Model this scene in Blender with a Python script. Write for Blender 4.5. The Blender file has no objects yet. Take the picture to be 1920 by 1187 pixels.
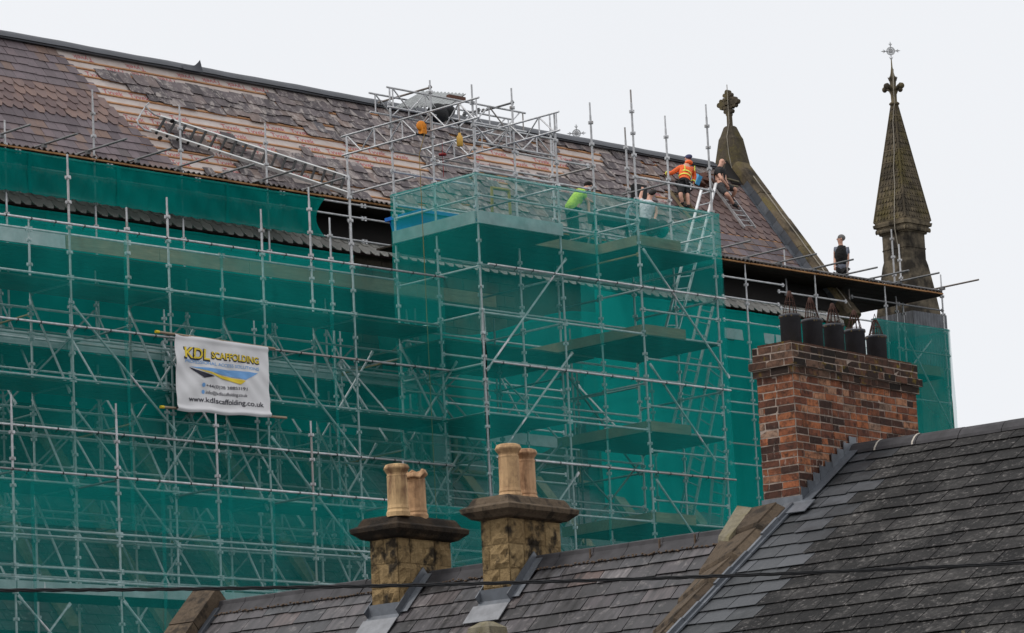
import bpy, math, random
import numpy as np
from mathutils import Vector, Matrix
rnd = random.Random(11)
SC = bpy.context.scene
COL = SC.collection

# ------------------------------------------------------------------ camera
F = 7059.1
YAW, PIT, ROL = [math.radians(v) for v in (45.5256, 10.4017, -2.7649)]
FWD = np.array([math.sin(YAW)*math.cos(PIT), math.cos(YAW)*math.cos(PIT), math.sin(PIT)])
_rt = np.array([math.cos(YAW), -math.sin(YAW), 0.0]); _up = np.cross(_rt, FWD)
R2 = _rt*math.cos(ROL) + _up*math.sin(ROL); U2 = np.cross(R2, FWD)
CAM = np.array([0.0, 0.0, 1.7])
cam = bpy.data.cameras.new('camera'); camo = bpy.data.objects.new('camera', cam); COL.objects.link(camo)
cam.sensor_width = 36; cam.lens = 36*F/1920; cam.clip_end = 3000; cam.clip_start = 0.5
M = Matrix.Identity(4)
for i in range(3):
    M[i][0] = R2[i]; M[i][1] = U2[i]; M[i][2] = -FWD[i]; M[i][3] = CAM[i]
camo.matrix_world = M
SC.camera = camo

# ------------------------------------------------------------------ overcast sky, soft sun, exposure
SUN_AZ, SUN_EL = math.radians(-55), math.radians(52)      # where the light comes from: azimuth from +Y towards +X
w = bpy.data.worlds.new('World'); SC.world = w; w.use_nodes = True
nt = w.node_tree; nt.nodes.clear()
def _n(t, **k):
    n = nt.nodes.new(t)
    for a, b in k.items(): setattr(n, a, b)
    return n
out = _n('ShaderNodeOutputWorld'); bgs = _n('ShaderNodeBackground'); bgc = _n('ShaderNodeBackground'); add = _n('ShaderNodeAddShader')
sky = _n('ShaderNodeTexSky'); sky.sky_type = 'NISHITA'; sky.sun_disc = False
sky.sun_elevation = SUN_EL; sky.sun_rotation = SUN_AZ
hs = _n('ShaderNodeHueSaturation'); hs.inputs['Saturation'].default_value = 0.25
nt.links.new(sky.outputs[0], hs.inputs['Color']); nt.links.new(hs.outputs[0], bgs.inputs[0]); bgs.inputs[1].default_value = 0.006
tc = _n('ShaderNodeTexCoord'); noi = _n('ShaderNodeTexNoise'); noi.inputs['Scale'].default_value = 2.2; noi.inputs['Detail'].default_value = 3
ramp = _n('ShaderNodeValToRGB'); ramp.color_ramp.elements[0].position = 0.3; ramp.color_ramp.elements[1].position = 0.75
ramp.color_ramp.elements[0].color = (0.83, 0.85, 0.885, 1); ramp.color_ramp.elements[1].color = (0.87, 0.885, 0.915, 1)
nt.links.new(tc.outputs['Generated'], noi.inputs['Vector']); nt.links.new(noi.outputs[0], ramp.inputs[0]); nt.links.new(ramp.outputs[0], bgc.inputs[0])
bgc.inputs[1].default_value = 1.0
nt.links.new(bgs.outputs[0], add.inputs[0]); nt.links.new(bgc.outputs[0], add.inputs[1]); nt.links.new(add.outputs[0], out.inputs[0])
sl = bpy.data.lights.new('sun', 'SUN'); sl.energy = 1.5; sl.angle = math.radians(12); sl.color = (1.0, 0.97, 0.93)
so = bpy.data.objects.new('sun', sl); COL.objects.link(so)
_sd = Vector((math.sin(SUN_AZ)*math.cos(SUN_EL), math.cos(SUN_AZ)*math.cos(SUN_EL), math.sin(SUN_EL)))
so.rotation_euler = _sd.to_track_quat('Z', 'Y').to_euler(); so.location = (20, 20, 60)
SC.view_settings.view_transform = 'Standard'; SC.view_settings.look = 'None'; SC.view_settings.exposure = 0.0; SC.view_settings.gamma = 1.0
SC.cycles.transparent_max_bounces = 24; SC.cycles.max_bounces = 6; SC.cycles.diffuse_bounces = 3; SC.cycles.glossy_bounces = 2
SC.cycles.use_denoising = True

# ------------------------------------------------------------------ picking real points: a sight line met with a real plane
def ray(px, py): return R2*(px-960)/F - U2*(py-593.5)/F + FWD
def pl(px, py, ax, v):
    d = ray(px, py); return CAM + d*((v-CAM[ax])/d[ax])
def hp(px, py, n, v):
    d = ray(px, py); n = np.asarray(n); return CAM + d*((v-CAM@n)/(d@n))
V = lambda *a: np.array(a, float)

# ------------------------------------------------------------------ mesh building
def wloc(o):
    l = np.zeros(3)
    while o is not None:
        l = l + np.array(o.location); o = o.parent
    return l
def unit(v):
    v = np.asarray(v, float); return v/np.linalg.norm(v)
def frame(d):
    d = unit(d); a = V(0, 0, 1) if abs(d[2]) < 0.9 else V(1, 0, 0)
    x = unit(np.cross(a, d)); return x, np.cross(d, x)
class MB:
    def __init__(s): s.v = []; s.f = []; s.r = []; s.sm = []
    def add(s, vs, fs, r=None, smooth=False):
        o = len(s.v); s.v.extend([tuple(map(float, p)) for p in vs])
        if r is None: r = rnd.random()
        for f in fs: s.f.append(tuple(i+o for i in f)); s.r.append(r); s.sm.append(smooth)
        return s
    def ob(s, o, a, b, c, r=None):            # box from a corner and three edge vectors
        o, a, b, c = map(np.asarray, (o, a, b, c))
        if np.dot(np.cross(a, b), c) < 0: a, b = b, a
        return s.add([o, o+a, o+a+b, o+b, o+c, o+a+c, o+a+b+c, o+b+c],
                     [(3,2,1,0),(4,5,6,7),(0,1,5,4),(1,2,6,5),(2,3,7,6),(3,0,4,7)], r)
    def box(s, c, sx, sy, sz, ax=None, r=None):
        X, Y, Z = (V(1,0,0), V(0,1,0), V(0,0,1)) if ax is None else ax
        c = np.asarray(c, float)
        return s.ob(c-X*sx/2-Y*sy/2-Z*sz/2, X*sx, Y*sy, Z*sz, r)
    def tube(s, p, q, r, n=8, r2=None, rv=None, caps=True):
        p, q = np.asarray(p, float), np.asarray(q, float); x, y = frame(q-p); r2 = r if r2 is None else r2
        vs = [p+(x*math.cos(2*math.pi*i/n)+y*math.sin(2*math.pi*i/n))*r for i in range(n)] + \
             [q+(x*math.cos(2*math.pi*i/n)+y*math.sin(2*math.pi*i/n))*r2 for i in range(n)]
        if rv is None: rv = rnd.random()
        s.add(vs, [(i, (i+1) % n, n+(i+1) % n, n+i) for i in range(n)], rv, True)
        if caps: s.add(vs, [tuple(range(n))[::-1], tuple(range(n, 2*n))], rv)
        return s
    def path(s, pts, r, n=8, rv=None):
        pts = [np.asarray(p, float) for p in pts]; rv = rnd.random() if rv is None else rv
        rr = r if hasattr(r, '__len__') else [r]*len(pts)
        x, y = frame(pts[1]-pts[0]); vs = []
        for k, p in enumerate(pts):
            t = unit(pts[min(k+1, len(pts)-1)]-pts[max(k-1, 0)])
            x = unit(x-t*(x@t)); y = np.cross(t, x)
            vs += [p+(x*math.cos(2*math.pi*i/n)+y*math.sin(2*math.pi*i/n))*rr[k] for i in range(n)]
        m = len(pts)
        s.add(vs, [(k*n+i, k*n+(i+1) % n, (k+1)*n+(i+1) % n, (k+1)*n+i) for k in range(m-1) for i in range(n)], rv, True)
        s.add(vs, [tuple(range(n))[::-1], tuple(range((m-1)*n, m*n))], rv)
        return s
    def prism(s, poly, vec, r=None):
        n = len(poly); poly = [np.asarray(p, float) for p in poly]; vec = np.asarray(vec, float)
        vs = poly+[p+vec for p in poly]
        nr = np.cross(poly[1]-poly[0], poly[2]-poly[1]); fl = nr@vec > 0
        fs = [tuple(range(n)), tuple(range(n, 2*n))[::-1]]+[(i+n, (i+1) % n+n, (i+1) % n, i) for i in range(n)]
        if fl: fs = [f[::-1] for f in fs]
        return s.add(vs, fs, r)
    def lathe(s, prof, c, n=16, ax=None, r=None, smooth=True):
        X, Y, Z = (V(1,0,0), V(0,1,0), V(0,0,1)) if ax is None else ax
        c = np.asarray(c, float); vs = []
        for (rad, z) in prof:
            vs += [c+Z*z+(X*math.cos(2*math.pi*i/n)+Y*math.sin(2*math.pi*i/n))*rad for i in range(n)]
        m = len(prof)
        return s.add(vs, [(k*n+i, k*n+(i+1) % n, (k+1)*n+(i+1) % n, (k+1)*n+i) for k in range(m-1) for i in range(n)]+[tuple(range(n))[::-1], tuple(range((m-1)*n, m*n))], r, smooth)
    def loft(s, rings, r=None, smooth=False, caps=True):
        n = len(rings[0]); vs = [p for q in rings for p in q]; m = len(rings)
        fs = [(k*n+i, k*n+(i+1) % n, (k+1)*n+(i+1) % n, (k+1)*n+i) for k in range(m-1) for i in range(n)]
        if caps: fs += [tuple(range(n))[::-1], tuple(range((m-1)*n, m*n))]
        return s.add(vs, fs, r, smooth)
    def grid(s, fn, nu, nv, r=None, smooth=True):
        vs = [fn(i/nu, j/nv) for j in range(nv+1) for i in range(nu+1)]
        return s.add(vs, [(j*(nu+1)+i, j*(nu+1)+i+1, (j+1)*(nu+1)+i+1, (j+1)*(nu+1)+i) for j in range(nv) for i in range(nu)], r, smooth)
    def sphere(s, c, rx, ry, rz, ax=None, n=12, m=8, r=None):
        X, Y, Z = (V(1,0,0), V(0,1,0), V(0,0,1)) if ax is None else ax
        c = np.asarray(c, float); r = rnd.random() if r is None else r
        rings = [[c+X*rx*math.sin(t)*math.cos(2*math.pi*i/n)+Y*ry*math.sin(t)*math.sin(2*math.pi*i/n)-Z*rz*math.cos(t) for i in range(n)]
                 for t in [math.pi*(k+0.15)/(m+0.3) for k in range(m+1)]]
        return s.loft(rings, r, True)
    def build(s, name, mat, parent=None):
        me = bpy.data.meshes.new(name); a = np.array(s.v)
        if parent is None:
            org = np.array([(a[:,0].min()+a[:,0].max())/2, (a[:,1].min()+a[:,1].max())/2, a[:,2].min()])
        else: org = wloc(parent)
        me.from_pydata((a-org).tolist(), [], s.f)
        at = me.attributes.new('rnd', 'FLOAT', 'FACE'); at.data.foreach_set('value', s.r)
        me.polygons.foreach_set('use_smooth', s.sm); me.update()
        o = bpy.data.objects.new(name, me); COL.objects.link(o)
        for m in (mat if isinstance(mat, (list, tuple)) else [mat]): me.materials.append(m)
        if parent is not None: o.parent = parent
        else: o.location = org.tolist()
        return o
def tag(o, label=None, cat=None, group=None, kind=None):
    if label: o['label'] = label
    if cat: o['category'] = cat
    if group: o['group'] = group
    if kind: o['kind'] = kind
    return o
def thing(name, loc, label, cat, group=None):
    o = bpy.data.objects.new(name, None); COL.objects.link(o); o.location = [float(v) for v in loc]; o.empty_display_size = 0.3
    return tag(o, label, cat, group)

# ------------------------------------------------------------------ materials
class NT:
    def __init__(s, name):
        s.m = bpy.data.materials.new(name); s.m.use_nodes = True; s.t = s.m.node_tree; s.t.nodes.clear()
        s.out = s.n('ShaderNodeOutputMaterial'); s.b = s.n('ShaderNodeBsdfPrincipled'); s.l(s.b.outputs[0], s.out.inputs[0])
        s.geo = s.n('ShaderNodeNewGeometry'); s._tc = None
    def n(s, t, **k):
        n = s.t.nodes.new(t)
        for a, b in k.items(): setattr(n, a, b)
        return n
    def l(s, a, b): s.t.links.new(a, b)
    def noise(s, scale, detail=4, rough=0.6, vec=None, stretch=None, dist=0):
        n = s.n('ShaderNodeTexNoise'); n.inputs['Scale'].default_value = scale; n.inputs['Detail'].default_value = detail
        n.inputs['Roughness'].default_value = rough; n.inputs['Distortion'].default_value = dist
        v = vec or s.geo.outputs['Position']
        if stretch:
            mp = s.n('ShaderNodeMapping'); mp.inputs['Scale'].default_value = stretch; s.l(v, mp.inputs[0]); v = mp.outputs[0]
        s.l(v, n.inputs['Vector']); return n.outputs[0]
    def ramp(s, fac, stops):
        r = s.n('ShaderNodeValToRGB'); e = r.color_ramp.elements
        while len(e) < len(stops): e.new(0.5)
        for k, (p, c) in enumerate(stops):
            e[k].position = p; c = (c, c, c) if not hasattr(c, '__len__') else c; e[k].color = (*c, 1)
        s.l(fac, r.inputs[0]); return r.outputs[0]
    def mix(s, fac, a, b, mode='MIX'):
        m = s.n('ShaderNodeMixRGB', blend_type=mode)
        for k, v in ((0, fac), (1, a), (2, b)):
            if hasattr(v, 'links') or hasattr(v, 'is_linked'): s.l(v, m.inputs[k])
            elif k == 0: m.inputs[0].default_value = v
            else: m.inputs[k].default_value = (*v, 1)
        return m.outputs[0]
    def rnd(s):
        a = s.n('ShaderNodeAttribute'); a.attribute_name = 'rnd'; return a.outputs['Fac']
    def math(s, op, a, b=0.0):
        m = s.n('ShaderNodeMath', operation=op)
        for k, v in ((0, a), (1, b)):
            if hasattr(v, 'is_linked'): s.l(v, m.inputs[k])
            else: m.inputs[k].default_value = v
        return m.outputs[0]
    def bump(s, h, strength=0.3, dist=0.02):
        b = s.n('ShaderNodeBump'); b.inputs['Strength'].default_value = strength; b.inputs['Distance'].default_value = dist
        s.l(h, b.inputs['Height']); s.l(b.outputs[0], s.b.inputs['Normal'])
    def set(s, col=None, rough=0.8, metal=0.0, spec=0.5):
        if col is not None:
            if hasattr(col, 'is_linked'): s.l(col, s.b.inputs['Base Color'])
            else: s.b.inputs['Base Color'].default_value = (*col, 1)
        if hasattr(rough, 'is_linked'): s.l(rough, s.b.inputs['Roughness'])
        else: s.b.inputs['Roughness'].default_value = rough
        s.b.inputs['Metallic'].default_value = metal; s.b.inputs['Specular IOR Level'].default_value = spec
        return s.m
def plain(name, c, rough=0.7, metal=0.0, var=0.25, scale=3.0, spec=0.4):
    m = NT(name); c = np.array(c)
    n = m.noise(scale, 5)
    return m.set(m.mix(m.ramp(n, [(0.3, 0), (0.7, 1)]), tuple(c*(1-var)), tuple(np.minimum(c*(1+var), 1))), rough, metal, spec)
def srgb(r, g, b):
    f = lambda v: (v/255/12.92) if v/255 <= 0.04045 else ((v/255+0.055)/1.055)**2.4
    return (f(r), f(g), f(b))
# ------------------------------------------------------------------ shared materials
def slate_mat(name, stops, lime=0.25, dark=0.4, streak=(1, 1, 1), rough=0.62, scale=9):
    m = NT(name); base = m.ramp(m.rnd(), stops)
    n1 = m.noise(scale, 6, 0.65, stretch=streak); n2 = m.noise(scale*3.1, 5, 0.7)
    c = m.mix(m.ramp(n1, [(0.35, dark), (0.6, 0)]), base, tuple(np.array(stops[0][1])*0.45))
    c = m.mix(m.ramp(n2, [(0.56, 0), (0.78, lime)]), c, (0.42, 0.38, 0.36))
    m.bump(n2, 0.35, 0.01)
    return m.set(c, m.ramp(n1, [(0.3, rough-0.12), (0.7, rough+0.18)]), 0, 0.45)
M_slate = slate_mat('church slate', [(0.0, srgb(92, 80, 84)), (0.3, srgb(112, 100, 103)), (0.62, srgb(122, 108, 112)), (0.8, srgb(132, 107, 95)), (0.9, srgb(96, 90, 92)), (1.0, srgb(140, 116, 104))], 0.2, 0.35, (1, 0.6, 0.6))
M_eaveslate = slate_mat('daylit eaves slate', [(0, srgb(160, 158, 152)), (.5, srgb(178, 176, 170)), (1, srgb(192, 188, 180))], .3, .3)  # lighter copy of the slate, daylight on the strip put into its colour
M_scale = slate_mat('scalloped slate', [(0.0, srgb(104, 84, 82)), (0.5, srgb(126, 105, 101)), (0.8, srgb(138, 112, 102)), (1.0, srgb(112, 92, 90))], 0.2, 0.3, (1, 0.6, 0.6))
M_oldslate0 = slate_mat('older slate', [(0.0, srgb(84, 74, 74)), (0.35, srgb(106, 94, 94)), (0.7, srgb(124, 108, 103)), (1.0, srgb(142, 122, 112))], 1.0, 0.45, (1, .5, .5), 0.6, 5.0)
def mk():
    m = NT('weathered slate'); base = m.ramp(m.rnd(), [(0, srgb(78, 71, 73)), (.35, srgb(102, 93, 95)), (.7, srgb(118, 107, 107)), (.9, srgb(132, 114, 106)), (1, srgb(92, 88, 92))])
    n1 = m.noise(5.5, 6, .68, stretch=(1, .7, .7), dist=.8); n2 = m.noise(2.3, 4, .6); n3 = m.noise(24, 5, .7)
    c = m.mix(m.ramp(n2, [(.3, .5), (.55, 0)]), base, srgb(62, 56, 56))
    c = m.mix(m.ramp(n1, [(.5, 0), (.63, .78)]), c, srgb(176, 166, 160)); c = m.mix(m.ramp(n3, [(.58, 0), (.75, .5)]), c, srgb(66, 58, 56))
    m.bump(n1, .35, .012); return m.set(c, .7, 0, .35)
M_oldslate = mk()
M_terr = slate_mat('terrace slate', [(0.0, srgb(56, 54, 55)), (0.3, srgb(74, 71, 73)), (0.55, srgb(84, 78, 80)), (0.75, srgb(68, 69, 72)), (0.9, srgb(98, 92, 93)), (0.96, srgb(92, 74, 68)), (1.0, srgb(124, 119, 120))], 0.45, 0.95, (.7, 4.5, .7), 0.5, 2.6)
M_newslate = slate_mat('clean grey slate', [(0.0, srgb(48, 50, 52)), (0.5, srgb(62, 64, 67)), (1.0, srgb(86, 88, 92))], 0.12, 0.35, (1, 1, 1), 0.5, 6)
def mk():
    m = NT('lichen slate'); base = m.ramp(m.rnd(), [(0, srgb(29, 28, 28)), (0.5, srgb(40, 39, 38)), (1, srgb(53, 51, 50))])
    n1 = m.noise(2.2, 6, 0.7); n2 = m.noise(22, 6, 0.75); n3 = m.noise(6, 5, 0.7)
    c = m.mix(m.ramp(n1, [(0.35, 0.6), (0.65, 0)]), base, srgb(27, 26, 26))
    sp = m.math('MULTIPLY', m.ramp(n2, [(0.53, 0), (0.67, 1)]), m.ramp(n3, [(0.45, 0.06), (0.68, .9)]))
    c = m.mix(m.math('MULTIPLY', m.ramp(m.noise(1.3, 5, .65), [(.5, 0), (.66, .55)]), m.ramp(n2, [(.4, .2), (.6, 1)])), c, srgb(104, 101, 98)); c = m.mix(sp, c, srgb(158, 152, 148)); m.bump(n2, 0.5, 0.012)
    return m.set(c, 0.85, 0, 0.25)
M_lichen = mk()
def stone_mat(name, c1, c2, soot=0.7, moss=0.0, scale=1.6, bumpd=0.03, soots=(0.5, 0.72), mossc=(0.16, 0.13, 0.02)):
    m = NT(name); c1, c2 = np.array(c1), np.array(c2)
    n0 = m.noise(scale, 6, 0.65); n1 = m.noise(scale*4.2, 6, 0.7); n2 = m.noise(scale*16, 5, 0.7); n3 = m.noise(scale*1.1, 4, 0.6, stretch=(1.1, 1.1, 0.95))
    c = m.mix(m.rnd(), tuple(c1), tuple(c2)); c = m.mix(m.ramp(n1, [(0.3, 0.55), (0.65, 0)]), c, tuple(c1*0.45))
    c = m.mix(m.ramp(n2, [(0.55, 0), (0.8, 0.5)]), c, tuple(np.minimum(c2*1.5, 0.8)))
    c = m.mix(m.ramp(n3, [(soots[0], 0), (soots[1], soot)]), c, (0.022, 0.019, 0.016))
    if moss: c = m.mix(m.math('MULTIPLY', m.ramp(n0, [(0.48, 0), (0.62, moss)]), m.ramp(n2, [(0.35, 0.3), (0.6, 1)])), c, mossc)
    h = m.math('ADD', n1, m.math('MULTIPLY', n2, 0.5)); m.bump(h, 0.7, bumpd)
    return m.set(c, 0.92, 0, 0.2)
M_stone = stone_mat('church sandstone', srgb(112, 104, 90), srgb(140, 128, 108), 0.6)
M_shaft = stone_mat('pinnacle sandstone', srgb(96, 88, 76), srgb(150, 136, 112), 0.9, 0, 1.3, 0.02, (0.42, 0.58))
M_wall = stone_mat('shaded church wall', srgb(62, 58, 50), srgb(84, 78, 66), 0.7)  # darker copy of the church stone, shade behind the scaffold put in
M_spire = stone_mat('mossy spire stone', srgb(86, 78, 66), srgb(118, 106, 86), 0.7, 0.4, 1.5, 0.02, (.46, .66))
M_cope = stone_mat('weathered coping stone', srgb(104, 92, 76), srgb(124, 110, 90), 0.85, 0.55, 1.1, 0.03, (0.45, 0.65))
M_yel = stone_mat('yellow sandstone', srgb(146, 122, 86), srgb(182, 156, 114), 0.93, 0.0, 2.9, 0.06, (0.5, 0.6))
M_cap = stone_mat('sooty cap stone', srgb(74, 62, 50), srgb(98, 82, 64), 0.9, 0, 3.2, 0.05, (0.4, 0.6))
M_brownstone = stone_mat('brown coping stone', srgb(84, 72, 60), srgb(112, 97, 80), 0.75, 0.0, 4.6, 0.02, (.5, .62))
M_palestone = stone_mat('pale coping stone', srgb(126, 118, 100), srgb(146, 138, 118), 0.45, 0.35, 3.4, 0.02)
M_ridge = plain('dark ridge felt', srgb(62, 64, 70), 0.42, 0, 0.3, 2)
M_black = plain('black recess shade', (0.012, 0.010, 0.009), 0.9)  # near-black, painted shade for the walkway recess and the roof hole
M_lead = (lambda m: m.set(m.mix(m.ramp(m.noise(7, 5, .7), [(.35, .5), (.65, 0)]), m.mix(m.rnd(), srgb(86, 91, 98), srgb(124, 128, 134)), srgb(70, 72, 76)), .42, .2, .5))(NT('lead'))
M_glass = plain('dark leaded glass', (0.02, 0.025, 0.03), 0.2)
M_asphalt = plain('asphalt', (0.05, 0.05, 0.052), 0.9, 0, 0.3, 0.8)
def mk():
    m = NT('roof underlay'); n = m.noise(1.6, 6, 0.7); n2 = m.noise(9, 5, 0.7, stretch=(0.4, 1, 1))
    c = m.mix(m.ramp(n, [(0.3, 0), (0.7, 1)]), srgb(188, 172, 164), srgb(208, 198, 192))
    c = m.mix(m.ramp(n2, [(0.5, 0), (0.75, 0.5)]), c, srgb(176, 152, 140)); m.bump(n2, 0.4, 0.02)
    return m.set(c, 0.8, 0, 0.3)
M_memb = mk()
def wood_mat(name, c1, c2, scale=2.0, st=(0.3, 3, 3), rough=0.8):
    m = NT(name); n = m.noise(scale*4, 6, 0.7, stretch=st); n2 = m.noise(scale, 3)
    c = m.mix(m.ramp(n, [(0.3, 0), (0.7, 1)]), c1, c2); c = m.mix(m.ramp(n2, [(0.4, 0.4), (0.65, 0)]), c, tuple(np.array(c1)*0.6))
    return m.set(c, rough, 0, 0.3)
M_batten = wood_mat('orange batten wood', srgb(168, 118, 82), srgb(202, 156, 114))
M_red = plain('red print', srgb(186, 96, 98), 0.8, 0, 0.15)
M_conductor = plain('pale cable', srgb(150, 142, 128), 0.7)

# ------------------------------------------------------------------ ground
g = MB(); g.ob((-400, -400, -0.5), (1000, 0, 0), (0, 1000, 0), (0, 0, 0.5)); tag(g.build('ground', M_asphalt), kind='structure')

# ------------------------------------------------------------------ church
YR, ZR, PT = 66.09, 23.95, math.radians(53.1)
CP, SP = math.cos(PT), math.sin(PT)
XG, XL = 76.25, 34.0
def RP(X, s, h=0.0): return V(X, YR-s*CP-h*SP, ZR-s*SP+h*CP)
RNX = V(0, -SP, CP)
def onroof(px, py, h=0.0):
    n = RNX; P = hp(px, py, n, n@RP(0, 0, h)); return P[0], (ZR+h*CP-P[2])/SP
def px_of(P):
    q = np.asarray(P)-CAM; z = q@FWD; return 960+F*(q@R2)/z, 593.5-F*(q@U2)/z
def inpoly(x, y, poly):
    c = False; j = len(poly)-1
    for i in range(len(poly)):
        (xi, yi), (xj, yj) = poly[i], poly[j]
        if (yi > y) != (yj > y) and x < (xj-xi)*(y-yi)/(yj-yi)+xi: c = not c
        j = i
    return c
church = thing('church', (62, 70, 0), 'large stone church with a half stripped slate roof behind green scaffold netting', 'church')
SE = 6.15                                         # slope length down to the real eaves
BOUND = [onroof(*p) for p in ((100, 92), (122, 108), (165, 145), (205, 205), (262, 258), (335, 318))]
RBOUND = [onroof(*p) for p in ((1338, 318), (1300, 345), (1262, 380), (1250, 420))]
def bx(tab, s):
    tab = sorted(tab, key=lambda t: t[1])
    return float(np.interp(s, [t[1] for t in tab], [t[0] for t in tab]))
MEMB = [[onroof(*p) for p in q] for q in (
    [(95, 90), (300, 128), (515, 170), (512, 188), (300, 154), (165, 132), (120, 124)],
    [(130, 118), (160, 150), (190, 204), (238, 256), (300, 318), (380, 332), (430, 318), (480, 300), (560, 292), (572, 252), (520, 228), (430, 216), (380, 208), (330, 200), (270, 182), (250, 170)],
    [(562, 252), (640, 268), (800, 296), (800, 330), (700, 316), (640, 308), (580, 292)],
    [(880, 276), (1070, 304), (1068, 340), (880, 310)], [(1045, 277), (1130, 290), (1130, 312), (1045, 299)],
    [(1201, 300), (1240, 308), (1240, 320), (1201, 314)], [(905, 325), (1008, 338), (1008, 348), (905, 336)],
    [(1225, 352), (1262, 360), (1262, 385), (1225, 378)], [(340, 285), (420, 300), (470, 338), (350, 318)],
    [(480, 310), (560, 318), (640, 345), (720, 362), (700, 370), (560, 345)], [(1040, 348), (1150, 368), (1150, 378), (1040, 358)])]
BLOB = [[onroof(*p) for p in q] for q in ([(316, 246), (368, 256), (402, 284), (380, 292), (330, 284)], [(412, 262), (440, 258), (478, 300), (440, 304)],
    [(158, 124), (260, 146), (330, 164), (470, 186), (484, 206), (420, 200), (335, 184), (330, 176), (255, 158), (250, 150), (185, 140)])]
EX = 0.285
slates, scales, old, greys = MB(), MB(), MB(), MB()
def slate(mb, X, s0, wd, L, h0, h1, tail=None, rot=0.0, r=None):
    pts = [(-wd/2, 0), (-wd/2, L), (wd/2, L), (wd/2, 0)] if tail is None else tail
    pts = [(a*math.cos(rot)-(b-L/2)*math.sin(rot), L/2+a*math.sin(rot)+(b-L/2)*math.cos(rot)) for a, b in pts]
    P = [RP(X+a, s0+b, h0+(h1-h0)*min(max(b/L, 0), 1)) for a, b in pts]
    mb.prism(P, RNX*0.011, rnd.random() if r is None else r)
ncr = int(SE/EX)
for k in range(ncr):
    s0 = 0.12+k*EX; sm = s0+EX*0.6; wd = 0.30
    bl, br = bx(BOUND, sm), bx(RBOUND, sm)
    X = XL-rnd.random()*0.15+(k % 2)*wd/2
    while X < XG-0.05:
        fish = 1.45 < s0 < 2.65
        if X < bl or X > br or s0 > 4.45:
            if X > br: fish = 0.5 < s0 < 2.7
            if s0 > 4.45: fish = True
            tgt = greys if s0 > 5.4 else scales
            dx, ds = rnd.gauss(0, 0.006), rnd.gauss(0, 0.007)
            if fish:
                t = wd/2
                slate(tgt, X+dx, s0-0.1+ds, wd, EX+0.14, 0.004, 0.034, [(-t+.003, 0), (-t+.003, EX+.0), (-t*.45, EX+.13), (t*.45, EX+.13), (t-.003, EX), (t-.003, 0)], rnd.gauss(0, .012))
            else: slate(slates, X+dx, s0-0.06+ds, wd-0.008, EX+0.09, 0.004, 0.03, None, rnd.gauss(0, .008))
        X += wd
# old slates hung loose on the battens
for k in range(int(4.5/EX)):
    s0 = 0.14+k*EX; sm = s0+EX*0.6; X = bx(BOUND, sm)+0.02
    if 1: 
        br = bx(RBOUND, sm)
        while X < br+0.1:
            wd = rnd.choice((0.30, 0.36, 0.43, 0.38)); c = X+wd/2
            bare = any(inpoly(c, sm, q) for q in MEMB) and not any(inpoly(c, sm, q) for q in BLOB)
            if not bare and rnd.random() > (0.03 if c < 59 else .05+.10*max(0, math.sin(k*2.4+1)*math.sin(c*.55))):
                L = EX+rnd.choice((0.07, 0.11, 0.15)); t = wd/2; q = rnd.random()
                tail = None
                if q < 0.3: tail = [(-t, 0), (-t, L-.06), (-t*.6, L), (t*.65, L), (t, L-.05), (t, 0)]
                elif q < 0.42: tail = [(-t, 0.03), (-t, L-.02), (-t*.2, L), (t, L-.07), (t*.9, 0)]
                slate(old, c+rnd.gauss(0, .02), s0-0.1+rnd.gauss(0, .03), wd+.02, L, 0.012+rnd.random()*.008, 0.036+rnd.random()*.02, tail, rnd.gauss(0, .028))
            X += wd*rnd.choice((0.92, 0.97, 1.0))
slates.build('slate_courses', M_slate, church); scales.build('scalloped_slates', M_scale, church); old.build('loose_slates', M_oldslate, church); greys.build('eaves_slates', M_eaveslate, church)
mb = MB(); a = (XL, -0.02); 
mb.ob(RP(XL, 0.0, -0.12), V(XG-XL, 0, 0), RP(0, SE-.25, 0)-RP(0, 0, 0), RNX*0.11)
memb = mb.build('roof_underlay', M_memb, church)
mb = MB()
for k in range(int(4.5/EX)+1):
    s = 0.14+k*EX+EX*0.95
    x0, x1 = bx(BOUND, s)-0.3, XG-0.3
    x = x0
    while x < x1:
        L = min(rnd.choice((3.6, 4.2, 4.8)), x1-x)
        mb.ob(RP(x, s+rnd.gauss(0, .006), -0.008), V(L-0.01, 0, 0), (RP(0, .045, 0)-RP(0, 0, 0)), RNX*0.03); x += L
mb.build('batten', M_batten, church)
# red print on the underlay, one word over and over
cu = bpy.data.curves.new('print', 'FONT'); cu.body = 'Tyvek'; cu.size = 0.24; cu.shear = 0.15
to = bpy.data.objects.new('print', cu); tm = bpy.data.meshes.new_from_object(to)
tv = [tuple(v.co) for v in tm.vertices]; tf = [tuple(p.vertices) for p in tm.polygons]
bpy.data.objects.remove(to); bpy.data.curves.remove(cu); bpy.data.meshes.remove(tm)
mb = MB()
for k in range(int(4.4/EX)):
    s = 0.14+k*EX+EX*0.84; X = bx(BOUND, s)+rnd.random()*0.5
    fl = k < 2
    while X < bx(RBOUND, s)-0.5:
        if any(inpoly(X+0.3, s-.05, q) for q in MEMB) and rnd.random() < 0.62:
            mb.add([RP(X+(x if not fl else 0.55-x), s-(y if not fl else 0.17-y), -0.004) for x, y, z in tv], tf)
        X += 0.78
mb.build('lettering', M_red, memb)
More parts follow.
